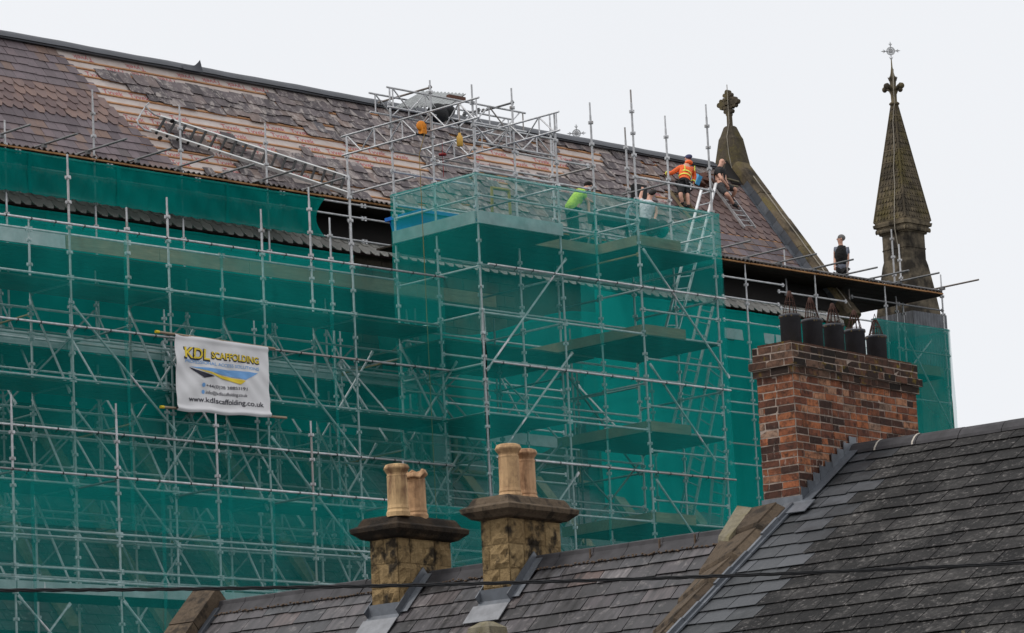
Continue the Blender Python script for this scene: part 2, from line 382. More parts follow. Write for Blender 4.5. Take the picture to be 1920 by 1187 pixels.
# ridge roll with a loose flap
mb = MB()
n = 90
def rg(u, v):
    X = XL+(XG-0.9-XL)*u; t = v*2-1
    return V(X, YR+t*0.24, ZR+0.14-abs(t)**1.6*0.20+0.005*math.sin(X*1.7)+0.004*math.sin(X*4.3))
mb.grid(rg, n, 10)
mb.ob((XL, YR-.2, ZR-.1), (XG-XL-.9, 0, 0), (0, .4, 0), (0, 0, .08))
fx = onroof(355, 128)[0]
mb.grid(lambda u, v: V(fx-0.45+u*0.6, YR-0.27+v*0.10, ZR-0.08+v*(.12+.2*u**3)+0.02*math.sin(u*7)*v), 8, 4)
mb.build('ridge_cover', M_ridge, church)
# far slope, walls, clerestory windows
mb = MB(); mb.prism([V(XL, YR+.1, ZR), V(XL, YR+5.2, ZR-6.9), V(XL, YR+5.0, ZR-7.05), V(XL, YR, ZR-.14)], (XG-XL, 0, 0)); mb.build('far_roof', M_slate, church)
YW = YR-SE*CP+0.35; ZE = ZR-SE*SP
def blockwall(mb, o, ux, L, H, nrm, bh=0.33, bw=0.62, depth=0.04, jit=0.012):
    z = 0.0; ux = np.asarray(ux); nrm = np.asarray(nrm)
    while z < H-0.05:
        h = min(bh*rnd.uniform(.8, 1.15), H-z); x = -rnd.random()*bw
        while x < L:
            wd = bw*rnd.uniform(.65, 1.35); a, b = max(x, 0), min(x+wd, L)
            if b-a > 0.04: mb.ob(np.asarray(o)+ux*(a+.006)+V(0, 0, z+.006), ux*(b-a-.012), V(0, 0, h-.012), nrm*(depth+rnd.uniform(0, jit)))
            x += wd
        z += h
mb = MB(); mb.ob((XL, YW, 0), (XG-XL, 0, 0), (0, 0.6, 0), (0, 0, ZE+0.1)); blockwall(mb, (44, YW, 13), V(1, 0, 0), 20, ZE-13, V(0, -1, 0))
mb.build('nave_wall', M_wall, church)
for k in range(6):
    wx = 45.9+k*5.0; q = MB(); f = MB()
    for j in (0, 1.15):
        pts = [(0, 14.2), (0.8, 14.2), (0.8, 16.4), (0.62, 16.95), (0.4, 17.25), (0.18, 16.95), (0, 16.4)]
        q.prism([V(wx+j+x, YW-0.06, z) for x, z in pts], (0, .05, 0))
        for i in range(len(pts)):
            (x0, z0), (x1, z1) = pts[i], pts[(i+1) % len(pts)]
            f.tube(V(wx+j+x0, YW-.08, z0), V(wx+j+x1, YW-.08, z1), 0.07, 6)
    wn = f.build('window', M_cope, church); q.build('pane', M_glass, wn)
# aisle: lean-to roof with stone strips, outer wall
AY0, AZ0, AY1, AZ1 = 58.7, 9.45, YW, 14.1
ad = unit(V(0, AY1-AY0, AZ1-AZ0)); an = V(0, -ad[2], ad[1]); AL = math.hypot(AY1-AY0, AZ1-AZ0)
AP = lambda X, t, h=0: V(X, AY0, AZ0)+ad*t+an*h
mb = MB()
mb.ob(AP(XL, 0, -.1), V(XG-XL, 0, 0), ad*AL, an*.1)
for k in range(int(AL/0.3)):
    X = 40+(k % 2)*.2
    while X < 62:
        mb.ob(AP(X, k*.3-.05, .02), V(.385, 0, 0), ad*.36+an*(-.014), an*.012); X += .4
mb.build('aisle_roof', M_terr, church)
for k in range(12):
    X = 44.3+2.5*k; mb = MB()
    for i in range(7): mb.ob(AP(X, .05+i*.9, .02), V(.34, 0, 0), ad*.88, an*rnd.uniform(.1, .13))
    mb.build('roof_strip', M_palestone, church)
mb = MB(); mb.ob((XL, AY0+.1, 0), (XG-XL, 0, 0), (0, .5, 0), (0, 0, AZ0)); blockwall(mb, (42, AY0+.1, 6), V(1, 0, 0), 22, AZ0-6, V(0, -1, 0)); mb.build('aisle_wall', M_wall, church)
# gable end: wall, coping, lead, saddle stone, finial cross
mb = MB(); mb.prism([V(XG, YW-.1, 0), V(XG, YW-.1, ZE), V(XG, YR, ZR+.1), V(XG, 2*YR-YW+.1, ZE), V(XG, 2*YR-YW+.1, 0)], (0.36, 0, 0)); mb.build('gable_wall', M_stone, church)
mb = MB(); s = 0.0; i = 0
while s < 5.9:
    L = (1.25, 1.0, 1.15, 0.9)[i % 4]; L = min(L, 6.0-s); j = rnd.uniform(-.012, .012)
    P0, P1 = RP(XG-.02, s, -.25), RP(XG-.02, s+L-.012, -.25)
    pr = [(-.15, 0), (-.15, .50+j), (-.09, .57+j), (.36, .57+j), (.42, .50+j), (.42, 0)]
    mb.loft([[P+V(x, 0, 0)+RNX*h for x, h in pr] for P in (P0, P1)]); s += L; i += 1
mb.loft([[V(XG+x, 2*YR-P[1], P[2])+V(0, SP, CP)*h for x, h in pr] for P in (RP(0, .45, -.25), RP(0, 6, -.25))])
gc = mb.build('gable_coping', M_cope, church)
mb = MB()
for k in range(12):
    s = 0.7+k*0.4
    mb.ob(RP(XG-.31, s, .035+.004*(k % 2)), V(.2, 0, 0), RP(0, .39, 0)-RP(0, 0, 0), RNX*.012)
    mb.ob(RP(XG-.175, s, .03), V(.02, 0, 0), RP(0, .39, 0)-RP(0, 0, 0), RNX*(.2+.012*(k % 2)))
mb.build('lead_flashing', M_lead, church)
SX = XG+.2; ay = YR+.22; zt = hp(1363, 236, V(0, 1, 0), ay)[2]; mb = MB()
mb.loft([[V(SX+x*a, ay+y*b, z) for x, y in ((-1, -.7), (-.7, -1.0), (.7, -1), (1, -.7), (1, .7), (.7, 1), (-.7, 1), (-1, .7))] for a, b, z in
         ((.37, .52, zt-1.5), (.34, .38, zt-.9), (.28, .28, zt-.38), (.24, .24, zt-.3), (.15, .15, zt-.04), (.11, .11, zt))])
sd = mb.build('saddle_stone', M_spire, church)
zb = zt-.03; zc = zb+.68; mb = MB(); cx = SX
mb.tube((cx, ay, zb-.05), (cx, ay, zc-.2), .085, 8, .075)
def cpt(u, v): return V(cx, ay+u, zc+v)
for k in range(4):
    a = k*math.pi/2; d = np.array([math.cos(a), math.sin(a)]); e = np.array([-d[1], d[0]])
    mb.prism([V(cx-.075, 0, 0)+V(0, ay, zc)+V(0, *(d*p+e*q)) for p, q in ((.0, -.085), (.17, -.065), (.25, -.065), (.25, .065), (.17, .065), (0, .085))], (.15, 0, 0))
    for p, q, r in ((.31, 0, .072), (.23, .09, .06), (.23, -.09, .06), (.12, .12, .047)):
        c = V(cx-.07, 0, 0)+V(0, ay, zc)+V(0, *(d*p+e*q))
        mb.tube(c, c+V(.14, 0, 0), r, 10)
for f in (-1, 1):
    mb.tube((cx+f*.07, ay, zc), (cx+f*.10, ay, zc), .06, 10)
mb.build('finial_cross', M_spire, sd)
mb = MB(); cl = [V(cx-.12, ay-.08, zc+.5), V(cx-.12, ay-.08, zb+.1), V(cx-.29, ay-.12, zt-.35), V(cx-.35, ay-.2, zt-.85), V(cx-.37, ay-.3, zt-1.3)]
mb.path(cl, .012, 5); mb.build('lightning_cable', M_conductor, gc)
mb = MB(); mb.path([RP(XG+.06, s, .345+.008*math.sin(s*5)) for s in np.linspace(.6, 5.8, 14)], .018, 5); mb.build('lightning_cable', M_conductor, gc)

# ------------------------------------------------------------------ pinnacle at the church corner
TC = pl(1692, 420, 1, 64.2); tx, ty = TC[0], TC[1]
zof = lambda px, py: hp(px, py, FWD*V(1, 1, 0), (FWD*V(1, 1, 0))@V(tx, ty, 0))[2]
z_e = zof(1692, 420)                                         # spire eaves
z_t = zof(1676, 197)
def sq(h, ch, z, mb=None):                                    # a square ring with chamfered corners
    c = h-ch
    return [V(tx+x, ty+y, z) for x, y in ((-c, -h), (c, -h), (h, -c), (h, c), (c, h), (-c, h), (-h, c), (-h, -c))]
hs_, pin = 0.56, None
mb = MB(); zb = z_e-.2; H5 = .47
mb.loft([sq(h, c, z) for h, c, z in ((.85, .12, 0), (.80, .12, zof(1700, 760)), (.71, .1, zof(1700, 625)), (.69, .1, zof(1700, 600)), (.60, .12, zof(1700, 545)), (.51, .13, zof(1700, 500)), (.475, .13, zof(1698, 490)), (.475, .13, zb))])
for zz in (zof(1695, 470), zof(1695, 505)):
    mb.loft([sq(.49, .13, zz), sq(.49, .13, zz+.02)])
pin = mb.build('pinnacle', M_shaft, church)
mb = MB()
for h, z0, z1 in ((.50, zb-.12, zb-.05), (.55, zb-.05, zb+.0), (.54, zb+.0, zb+.09), (.605, zb+.09, zb+.17), (.57, zb+.17, zb+.25)):
    mb.loft([sq(h, .07, z0), sq(h+.015, .07, z1)])
for i in range(40):                                           # carved leaves below the eaves
    sx = i % 20; t = -.5+sx*.0525
    p = V(tx+t, ty-.55, zb-.03) if i < 20 else V(tx-.55, ty+t, zb-.03)
    mb.sphere(p, .03, .04, .07, None, 6, 4)
mb.build('cornice', M_shaft, pin)
z0 = zb+.25; z1 = z_t; nb = 10
hw = lambda z: .565+(0.075-.565)*(z-z0)/(z1-z0)
mb = MB(); mb.loft([sq(hw(z0), .05, z0), sq(hw(z1), .02, z1)])
for b in range(nb):
    za = z0+(z1-z0)*b/nb; zc_ = z0+(z1-z0)*(b+1)/nb; ha, hb = hw(za), hw(zc_)
    mb.loft([sq(ha+.022, .05, za-.012), sq(ha+.018, .05, za+.03)])
    for row in range(2):
        zr = za+(zc_-za)*(row+1)/2; h = hw(zr)-.004; n = max(2, int(2*h/.11)); wd = 2*(h-.04)/n; lean = (hw(z0)-hw(z1))/(z1-z0)
        for i in range(n):
            t = -(h-.04)+wd*(i+.5+(.0 if row else 0))
            for face in range(4):
                ux, nx = ((1, 0), (0, -1)) if face == 0 else ((0, -1), (-1, 0)) if face == 1 else ((-1, 0), (0, 1)) if face == 2 else ((0, 1), (1, 0))
                ux, nx = V(*ux, 0), V(*nx, 0); dn = V(0, 0, -1)+nx*lean; L = (zc_-za)/2*.85
                o = V(tx, ty, zr)+nx*(h)+ux*t
                mb.prism([o-ux*wd*.46, o-ux*wd*.46+dn*L*.55, o-ux*wd*.2+dn*L*.95+nx*.012, o+ux*wd*.2+dn*L*.95+nx*.012, o+ux*wd*.46+dn*L*.55, o+ux*wd*.46], nx*.016)
for sx, sy in ((-1, -1), (1, -1), (-1, 1), (1, 1)):
    mb.tube(V(tx+sx*(hw(z0)-.01), ty+sy*(hw(z0)-.01), z0), V(tx+sx*(hw(z1)-.01), ty+sy*(hw(z1)-.01), z1), .035, 6, .02)
mb.build('spire', M_spire, pin)
mb = MB(); zz = z1
mb.lathe([(.07, zz-.04), (.13, zz), (.155, zz+.03), (.13, zz+.06), (.085, zz+.09), (.09, zz+.3), (.14, zz+.42), (.15, zz+.46), (.08, zz+.5), (.1, zz+.72), (.115, zz+.76), (.07, zz+.84), (.05, zz+.92), (.022, zz+1.1), (.016, zz+1.3)], (tx, ty, 0), 10)
for k in range(8):
    a = k*math.pi/4+.0; d = V(math.cos(a), math.sin(a), 0)
    if k % 2 == 0:
        mb.path([V(tx, ty, zz+.42)+d*.07, V(tx, ty, zz+.5)+d*.19, V(tx, ty, zz+.54)+d*.29], [.06, .06, .07], 7)
        mb.sphere(V(tx, ty, zz+.50)+d*.31, .075, .075, .085, None, 8, 6)
    mb.path([V(tx, ty, zz+.7)+d*.08, V(tx, ty, zz+.8)+d*.13], [.03, .012], 5)
mb.build('finial', M_spire, pin)
def iron_cross(mb, c, s, u=V(.72, -.69, 0)):
    z = V(0, 0, 1); u = unit(u)
    P = lambda a, b: c+(u*a+z*b)*s
    mb.tube(P(0, -.55), P(0, .42), .016*s+.004, 6); mb.tube(P(-.36, 0), P(.36, 0), .016*s+.004, 6)
    for rr in (.2, .165): mb.path([P(rr*math.cos(t), rr*math.sin(t)) for t in np.linspace(0, 2*math.pi, 25)], .014*s, 5)
    for k in range(4):
        a = k*math.pi/2; d = (math.cos(a), math.sin(a)); e = (-d[1], d[0])
        Q = lambda p, q: P(d[0]*p+e[0]*q, d[1]*p+e[1]*q)
        if k != 3: mb.prism([Q(.36, -.03), Q(.48, 0), Q(.36, .03)], V(.012, .012, 0)*s)
        for q in (-1, 1):
            mb.path([Q(.28, 0), Q(.31, .04*q), Q(.37, .085*q)] if k != 3 else [Q(.45, 0), Q(.38, .04*q), Q(.28, .1*q)], [.012*s, .02*s, .006*s], 5)
            mb.path([Q(.04, 0), Q(.09, .06*q), Q(.14, .075*q)], [.02*s, .025*s, .01*s], 5)
M_iron = plain('grey iron', srgb(150, 150, 150), 0.6, 0.3)
mb = MB(); iron_cross(mb, V(tx, ty, zz+1.56), .58); mb.build('iron_cross', M_iron, pin)
mb = MB(); pts = [V(tx-.1, ty-.12, zz+1.0), V(tx-.16, ty-.13, zz+.3), V(tx-.17, ty-.15, zz)]+[V(tx-hw(z)-.03, ty-.35*hw(z)-.02+.02*math.sin(z*5), z) for z in np.linspace(z1-.1, z0+.1, 8)]+[V(tx-.62, ty-.22, z0-.05), V(tx-.6, ty-.2, zb-.05), V(tx-.5, ty-.2, zb-.6), V(tx-.5, ty-.2, zb-2.0)]
mb.path(pts, .016, 5); mb.build('lightning_cable', M_conductor, pin)
# corrugated sheeting round the foot of the pinnacle
M_sheet = plain('grey corrugated sheet', srgb(104, 106, 110), 0.6, 0.2, 0.35, 2)
mb = MB(); zs = zof(1700, 612)
for face in range(2):
    n = 40
    def fn(u, v):
        t = -.74+1.48*u; o = .012*math.cos(u*12*2*math.pi)
        return V(tx+t, ty-.76+o, zs-2.2*v+.25) if face == 0 else V(tx-.76+o, ty+t, zs-2.2*v+.25)
    mb.grid(fn, 120, 3, None, False)
mb.build('corrugated_sheet', M_sheet, pin)
# a second iron cross on a far pinnacle behind the ridge
P = pl(1081, 250, 1, 76.0); mb = MB(); iron_cross(mb, P, .62)
fp = MB(); fp.lathe([(.6, 0), (.6, P[2]-5), (.05, P[2]-.7), (.03, P[2]-.3)], (P[0], P[1], 0), 8)
f0 = fp.build('far_pinnacle', M_shaft, church); mb.build('iron_cross', M_iron, f0)
# ------------------------------------------------------------------ the houses in front
_a = math.radians(84)
EX_, EY_, EZ_ = V(math.sin(_a), math.cos(_a), 0), V(-math.cos(_a), math.sin(_a), 0), V(0, 0, 1)
HA = (EX_, EY_, EZ_)
def HW(x, y, z): return EX_*x+EY_*y+EZ_*z
def hxyz(P): return np.array([P@EX_, P@EY_, P[2]])
M_mortar = plain('lime mortar', srgb(160, 144, 132), 0.95, 0, 0.3, 20)
M_ridgetile = plain('dark ridge tile', srgb(58, 56, 58), 0.75, 0, 0.45, 5)
M_render = plain('grey render', srgb(120, 116, 108), 0.9)
M_gutter = plain('black gutter', (0.012, 0.012, 0.013), 0.4)
def mk():
    m = NT('old red brick')
    base = m.ramp(m.rnd(), [(0, srgb(56, 42, 38)), (0.16, srgb(84, 56, 46)), (0.34, srgb(124, 76, 58)), (0.55, srgb(152, 92, 64)), (0.75, srgb(180, 110, 72)), (0.9, srgb(188, 136, 104)), (1, srgb(156, 130, 112))])
    n1 = m.noise(14, 6, 0.7); n2 = m.noise(60, 4, 0.7); n3 = m.noise(3.2, 4); n4 = m.noise(18, 5, 0.7, stretch=(1.5, 1.5, .35))
    c = m.mix(m.ramp(n1, [(0.46, 0), (0.66, 0.85)]), base, srgb(48, 39, 36)); c = m.mix(m.ramp(n3, [(.42, 0), (.68, .6)]), c, srgb(66, 50, 44))
    c = m.mix(m.ramp(n4, [(0.6, 0), (0.72, 0.6)]), c, srgb(186, 170, 158))
    c = m.mix(m.ramp(n2, [(0.3, 0.45), (0.5, 0)]), c, srgb(60, 44, 38)); m.bump(m.math('ADD', n1, m.math('MULTIPLY', n2, .5)), 0.6, 0.012)
    return m.set(c, 0.9, 0, 0.2)
M_brick = mk()
def mk():
    m = NT('mossy sooty brick')
    base = m.ramp(m.rnd(), [(0, srgb(40, 35, 32)), (0.4, srgb(70, 54, 47)), (0.75, srgb(104, 72, 58)), (1, srgb(122, 96, 80))])
    n1 = m.noise(14, 6, 0.7); n2 = m.noise(5, 4)
    c = m.mix(m.ramp(n1, [(0.42, 0), (0.62, 0.8)]), base, srgb(46, 40, 36))
    c = m.mix(m.math('MULTIPLY', m.ramp(n2, [(0.56, 0), (0.64, 1)]), m.ramp(n1, [(0.35, 0), (0.5, 0.8)])), c, srgb(126, 104, 36)); m.bump(n1, 0.6, 0.015)
    return m.set(c, 0.95, 0, 0.2)
M_mossbrick = mk()
M_potblack = plain('black glazed pot', srgb(66, 66, 70), 0.6, 0, 0.18, 12)
M_rust = plain('rusty wire', srgb(74, 50, 42), 0.85, 0.2, 0.5, 30)
def mk():
    m = NT('buff clay pot'); n1 = m.noise(7, 6, 0.7, stretch=(1, 1, .25)); n2 = m.noise(26, 5, .7); n3 = m.noise(2.4, 3)
    c = m.mix(m.rnd(), srgb(208, 174, 128), srgb(196, 154, 120)); c = m.mix(m.ramp(m.noise(5, 5, .7), [(.48, 0), (.64, .5)]), c, srgb(136, 104, 78))
    c = m.mix(m.math('MULTIPLY', m.ramp(n1, [(0.44, 0), (0.62, 0.9)]), m.ramp(n3, [(.4, .35), (.58, 1)])), c, srgb(112, 82, 62))
    c = m.mix(m.ramp(n2, [(0.6, 0), (0.75, 0.6)]), c, srgb(90, 64, 48)); m.bump(n2, .4, .01)
    return m.set(c, 0.85, 0, 0.25)
M_clay = mk()

def roof_fn(RX, RZ, pitch):
    c, s_ = math.cos(pitch), math.sin(pitch)
    Q = lambda y, s, h=0.0: HW(RX-s*c-h*s_, y, RZ-s*s_+h*c)
    return Q, EX_*(-s_)+EZ_*c
def roof_slates(mb_fn, Q, N, y0, y1, S, ex, wd, s_start=0.0, th=0.008):
    k = 0; s = s_start
    while s < S:
        y = y0-rnd.random()*.05+(k % 2)*wd/2
        while y < y1:
            a, b = max(y, y0), min(y+wd, y1)
            if b-a > 0.03:
                mb = mb_fn((a+b)/2, s+ex/2)
                if mb is not None:
                    j = rnd.gauss(0, .0045)+(.022 if rnd.random() < .015 else 0)+.006*math.sin(a*1.9+k)+.004*math.sin(a*5.1); hh = .016+th*.8+rnd.random()*.006; d = rnd.gauss(0, .004); g = .005
                    mb.prism([Q(a+g, s-.04+j, .006), Q(a+g, s+ex+j+d, hh), Q(b-g, s+ex+j-d, hh), Q(b-g, s-.04+j, .006)], N*th)
            y += wd
        s += ex; k += 1
# ---- terrace house
TRX, TRZ, TP = 32.4, 6.52, math.radians(44.5)
TQ, TN = roof_fn(TRX, TRZ, TP)
terr = thing('terraced_house', HW(32.4, 25.5, 0), 'stone terraced house with a purple grey slate roof and two stone chimney stacks', 'house')
TY0, TY1 = 21.45, 30.45
ts = MB(); C1 = (31.94, 32.88, 27.18, 27.59); C2 = (31.94, 32.87, 25.58, 25.97)
def tpick(y, s):
    x = TRX-s*math.cos(TP)
    for c in (C1, C2):
        if c[2]+.0 < y < c[3] and x > c[0]: return None
    return ts
roof_slates(tpick, TQ, TN, TY0, TY1, 4.0, 0.222, 0.40, 0.13)
mb = MB(); mb.prism([HW(TRX, TY0, TRZ-.02), TQ(TY0, 4.1, -.02), TQ(TY0, 4.1, -.12), HW(TRX, TY0, TRZ-.2), HW(TRX+3, TY0, TRZ-3.1), HW(TRX+3, TY0, TRZ-2.95)], EY_*(TY1-TY0))
tr = mb.build('roof', M_terr, terr); ts.build('slates', M_terr, tr)
mb = MB(); mb.box(HW(TRX, (TY0+TY1)/2, 1.85), 5.4, TY1-TY0-.2, 3.7, HA); mb.prism([HW(TRX-2.7, TY0+.1, 3.7), HW(TRX, TY0+.1, TRZ-.2), HW(TRX+2.7, TY0+.1, 3.7)], EY_*(TY1-TY0-.2)); mb.build('wall', M_yel, terr)
mb = MB(); y = TY0; mm = MB()
while y < TY1:
    L = .47; e = min(y+L, TY1); skip = any(c[2]-.01 < (y+e)/2 < c[3]+.01 for c in (C1, C2)); j = rnd.gauss(0, .004)
    if not skip:
        R0 = []
        for yy in (y+.004, e-.004):
            R0.append([HW(TRX, yy, TRZ+.035+j)+p for p in (EX_*-.17-EZ_*.15, EX_*-.045-EZ_*.025, EX_*-.035+EZ_*.02, EZ_*.035, EX_*.035+EZ_*.02, EX_*.045-EZ_*.025, EX_*.17-EZ_*.15, EZ_*-.02)])
        mb.loft(R0)
        for q in range(10): mm.sphere(TQ(y+L*(q+rnd.random())/10, .185+rnd.gauss(0, .012), .03), .03+rnd.random()*.015, .014, .014, HA, 5, 3)
    if rnd.random() < .5: mm.box(TQ(e, .09, .06), .02, .014, .12, None)
    y = e
rt_ = mb.build('ridge_tiles', M_ridgetile, terr); mm.build('mortar_bedding', plain('dirty bedding mortar', srgb(98, 82, 68), .95, 0, .5, 40), rt_)
def rockface(mb, o, ux, uz, nx, L, H, d):
    n, m_ = max(2, int(L/.05)), max(2, int(H/.05)); ph = rnd.random()*50
    def fn(u, v):
        e = min(u, 1-u, v, 1-v); b = 0 if e <= 0 else 1
        t = .5*math.sin(ph+u*L*23+3*v)+.5*math.sin(ph*2+v*H*31+u*5)+rnd.gauss(0, .5)
        return o+ux*u*L+uz*v*H+nx*(b*(d*.55+d*.55*t))
    mb.grid(fn, n, m_, None, False)
def stone_stack(name, c, zb, zt, seed, capcol, pots):
    x0, x1, y0, y1 = c; rnd.seed(seed); mb = MB()
    mb.box(HW((x0+x1)/2, (y0+y1)/2, (zb+zt)/2), x1-x0-.01, y1-y0-.01, zt-zb, HA, .3)
    hs = [.3, .27, .2, .3, .24, .3]
    z = zt
    for h in hs:
        if z-h < zb: break
        for (o, u, n, L) in ((HW(x0, y0, 0), EX_, -EY_, x1-x0), (HW(x0, y1, 0), -EY_, -EX_, y1-y0), (HW(x1, y0, 0), EY_, EX_, y1-y0), (HW(x1, y1, 0), -EX_, EY_, x1-x0)):
            cuts = [0]+sorted(rnd.uniform(.25, .75)*L if L < .6 else q for q in ([0] if L < .6 else [L*rnd.uniform(.2, .4), L*rnd.uniform(.55, .75)]))+[L]
            for a, b in zip(cuts[:-1], cuts[1:]):
                if b-a < .05: continue
                rockface(mb, o+u*(a+.008)+EZ_*(z-h+.008), u, EZ_, n, b-a-.016, h-.016, .03)
        z -= h
    ch = mb.build('chimney', M_yel, terr)
    mb = MB(); xm, ym = (x0+x1)/2, (y0+y1)/2; hx, hy = (x1-x0)/2, (y1-y0)/2
    rg = lambda e, z: [HW(xm+sx*(hx+e), ym+sy*(hy+e), z) for sx, sy in ((-1, -1), (1, -1), (1, 1), (-1, 1))]
    mb.loft([rg(.0, zt-.02), rg(.07, zt+.0), rg(.1, zt+.03)]); mb.loft([rg(.10, zt+.03), rg(.15, zt+.07), rg(.158, zt+.115), rg(.15, zt+.125), rg(.09, zt+.15), rg(.06, zt+.21), rg(.04, zt+.235)], None)
    mb.build('chimney_cap', capcol, ch)
    for (px, py, H, D, sd, oct_, broken) in pots:
        P = hp(px, py, EZ_, zt+.235); rnd.seed(sd); r = D/2; mb = MB()
        mb.lathe([(r*.62, -.02), (r*1.02, -.02), (r*1.05, .03), (r*.93, .06), (r*.96, .075), (r*.9, .11), (r*.88, H*.74), (r*.9, H*.755), (r*.9, H*.775), (r*.84, H*.79), (r*.86, H*.82), (r*1.12, H*.9), (r*1.14, H*.925), (r*1.0, H*.985), (r*.8, H), (r*.72, H*.99), (r*.7, H*.8)], P, 12 if oct_ else 16, HA, sd/100, not oct_)
        o = mb.build('chimney_pot', M_clay, ch)
        if broken:
            a = math.radians(200)
            for v in o.data.vertices:
                if v.co.z+wloc(o)[2]-P[2] > H*.87:
                    ang = math.atan2((np.array(v.co)+wloc(o)-P)@EY_, (np.array(v.co)+wloc(o)-P)@EX_)
                    v.co.z -= .05*max(0, math.cos(ang-a))+.02*math.sin(ang*5)
    mb = MB()                                                # lead: apron in front, raking strip up the side
    s0 = (TRX-x0)/math.cos(TP); P0 = TQ(y0-.012, s0, 0)
    zf = P0[2]
    mb.ob(HW(x0-.035, y0-.03, zf-.005), EX_*.012, EY_*(y1-y0+.06), EZ_*.155)
    mb.ob(TQ(y0-.03, s0+.005, .03), EY_*(y1-y0+.06), TQ(0, .1, 0)-TQ(0, 0, 0), TN*.01)
    mb.ob(TQ(y0-.035, s0+.03, .02), TQ(0, -s0-.06, 0)-TQ(0, 0, 0), EY_*.016, TN*.105)
    mb.ob(TQ(y0-.13, s0+.0, .044), TQ(0, -s0, 0)-TQ(0, 0, 0), EY_*.1, TN*.008)
    mb.ob(TQ(y1+.02, s0+.03, .02), TQ(0, -s0-.06, 0)-TQ(0, 0, 0), EY_*.016, TN*.105)
    mb.build('lead_flashing', M_lead, ch)
    return ch
st = rnd.getstate()
stone_stack('chimney', C1, 5.2, 6.965, 21, M_cap, [(747, 966, .575, .262, 3, True, False), (782, 972, .555, .255, 64, True, True)])
stone_stack('chimney', C2, 5.2, 7.0, 35, M_brownstone, [(957, 934, .60, .262, 30, True, False), (988, 939, .575, .25, 82, True, False)])
rnd.setstate(st)
# pale slates below the stacks
mb = MB()
for c in (C1, C2):
    s0 = (TRX-c[0])/math.cos(TP)
    mb.ob(TQ(c[2]-.05, s0+.1, .05), EY_*.5, TQ(0, .28, 0)-TQ(0, 0, 0), TN*.01)
mb.build('pale_slates', plain('pale slate', srgb(132, 133, 136), .6, 0, .2, 8), tr)
# left end gable parapet
mb = MB()
for i in range(6):
    a, b = -.12+i*.62, -.12+(i+1)*.62-.012; j = rnd.uniform(-.01, .01)
    mb.ob(TQ(TY1-.12, a, -.1), TQ(0, b-a, 0)-TQ(0, 0, 0), EY_*(.4+j), TN*(.3+j))
mb.build('gable_coping', M_brownstone, terr)
mb = MB(); mb.ob(TQ(TY1-.19, .1, .02), TQ(0, 3.6, 0)-TQ(0, 0, 0), EY_*.07, TN*.04); mb.build('lead_flashing', M_lead, terr)
# little front gable whose tip just shows
GP = hp(913, 1166, EX_, 29.6); gx, gy, gz = hxyz(GP); mb = MB()
mb.loft([[HW(gx-.14, gy+t, gz-.02-abs(t)*.95-d) for t, d in ((-.95, 0), (-.07, 0), (.07, 0), (.95, 0), (.95, .2), (0, .2), (-.95, .2))], [HW(gx+.16, gy+t, gz-.02-abs(t)*.95-d) for t, d in ((-.95, 0), (-.07, 0), (.07, 0), (.95, 0), (.95, .2), (0, .2), (-.95, .2))]])
mb.loft([[HW(gx+sx*a, gy+sy*a, z) for sx, sy in ((-1, -1), (1, -1), (1, 1), (-1, 1))] for a, z in ((.16, gz-.22), (.14, gz-.06), (.05, gz))])
mb.prism([HW(gx-.1, gy-.9, gz-1.05), HW(gx-.1, gy, gz-.2), HW(gx-.1, gy+.9, gz-1.05), HW(gx-.1, gy+.9, 2.5), HW(gx-.1, gy-.9, 2.5)], EX_*.24)
mb.build('front_gable', M_palestone, terr)
# ---- right hand house with the brick stack
RRX, RRZ, RPT = 31.656, 7.085, math.radians(32.66)
RQ, RN = roof_fn(RRX, RRZ, RPT)
rh = thing('corner_house', HW(31.6, 17, 0), 'nearest house with a broad dark lichen covered slate roof and tall red brick chimney', 'house')
RY0, RY1 = 11.5, 20.9
CLEAN = [hxyz(hp(px, py, RN, RN@RQ(0, 0))) for px, py in ((1700, 822), (1690, 840), (1660, 868), (1610, 930), (1570, 975), (1540, 1010), (1500, 1045), (1455, 1090), (1400, 1187), (1380, 1230))]
CLEAN = sorted([((RRX-p[0])/math.cos(RPT), p[1]) for p in CLEAN])
lich, clean = MB(), MB()
BC = (30.65, 32.9, 20.83, 21.27)
def rpick(y, s):
    yb = float(np.interp(s, [c[0] for c in CLEAN], [c[1] for c in CLEAN]))
    return clean if y > yb+rnd.gauss(0, .06) else lich
roof_slates(rpick, RQ, RN, RY0, RY1, 4.4, 0.25, 0.335, 0.10, .006)
mb = MB(); mb.prism([HW(RRX, RY0, RRZ-.02), RQ(RY0, 4.45, -.02), RQ(RY0, 4.45, -.1), HW(RRX, RY0, RRZ-.2), HW(RRX+3.6, RY0, RRZ-2.6), HW(RRX+3.6, RY0, RRZ-2.4)], EY_*(RY1-RY0))
rr = mb.build('roof', M_lichen, rh); lich.build('slates', M_lichen, rr); clean.build('clean_slates', M_newslate, rr)
mb = MB(); mm = MB(); y = RY0
while y < RY1-.05:
    e = min(y+.5, RY1); j = rnd.gauss(0, .004)
    mb.loft([[HW(RRX, yy, RRZ+j)+p for p in (EX_*-.15-EZ_*.06, EX_*-.14-EZ_*.03, EX_*-.09+EZ_*.025, EX_*-.04+EZ_*.055, EZ_*.065, EX_*.04+EZ_*.055, EX_*.09+EZ_*.025, EX_*.15-EZ_*.06)] for yy in (y+.004, e-.004)])
    y = e
for px in (1655, 1726):
    q = hxyz(hp(px, 828, EX_, RRX))[1]
    mm.loft([[HW(RRX, yy, RRZ+.004)+p for p in (EX_*-.15-EZ_*.06, EX_*-.14-EZ_*.03, EX_*-.09+EZ_*.025, EX_*-.04+EZ_*.055, EZ_*.068, EX_*.15-EZ_*.06)] for yy in (q, q+.02)])
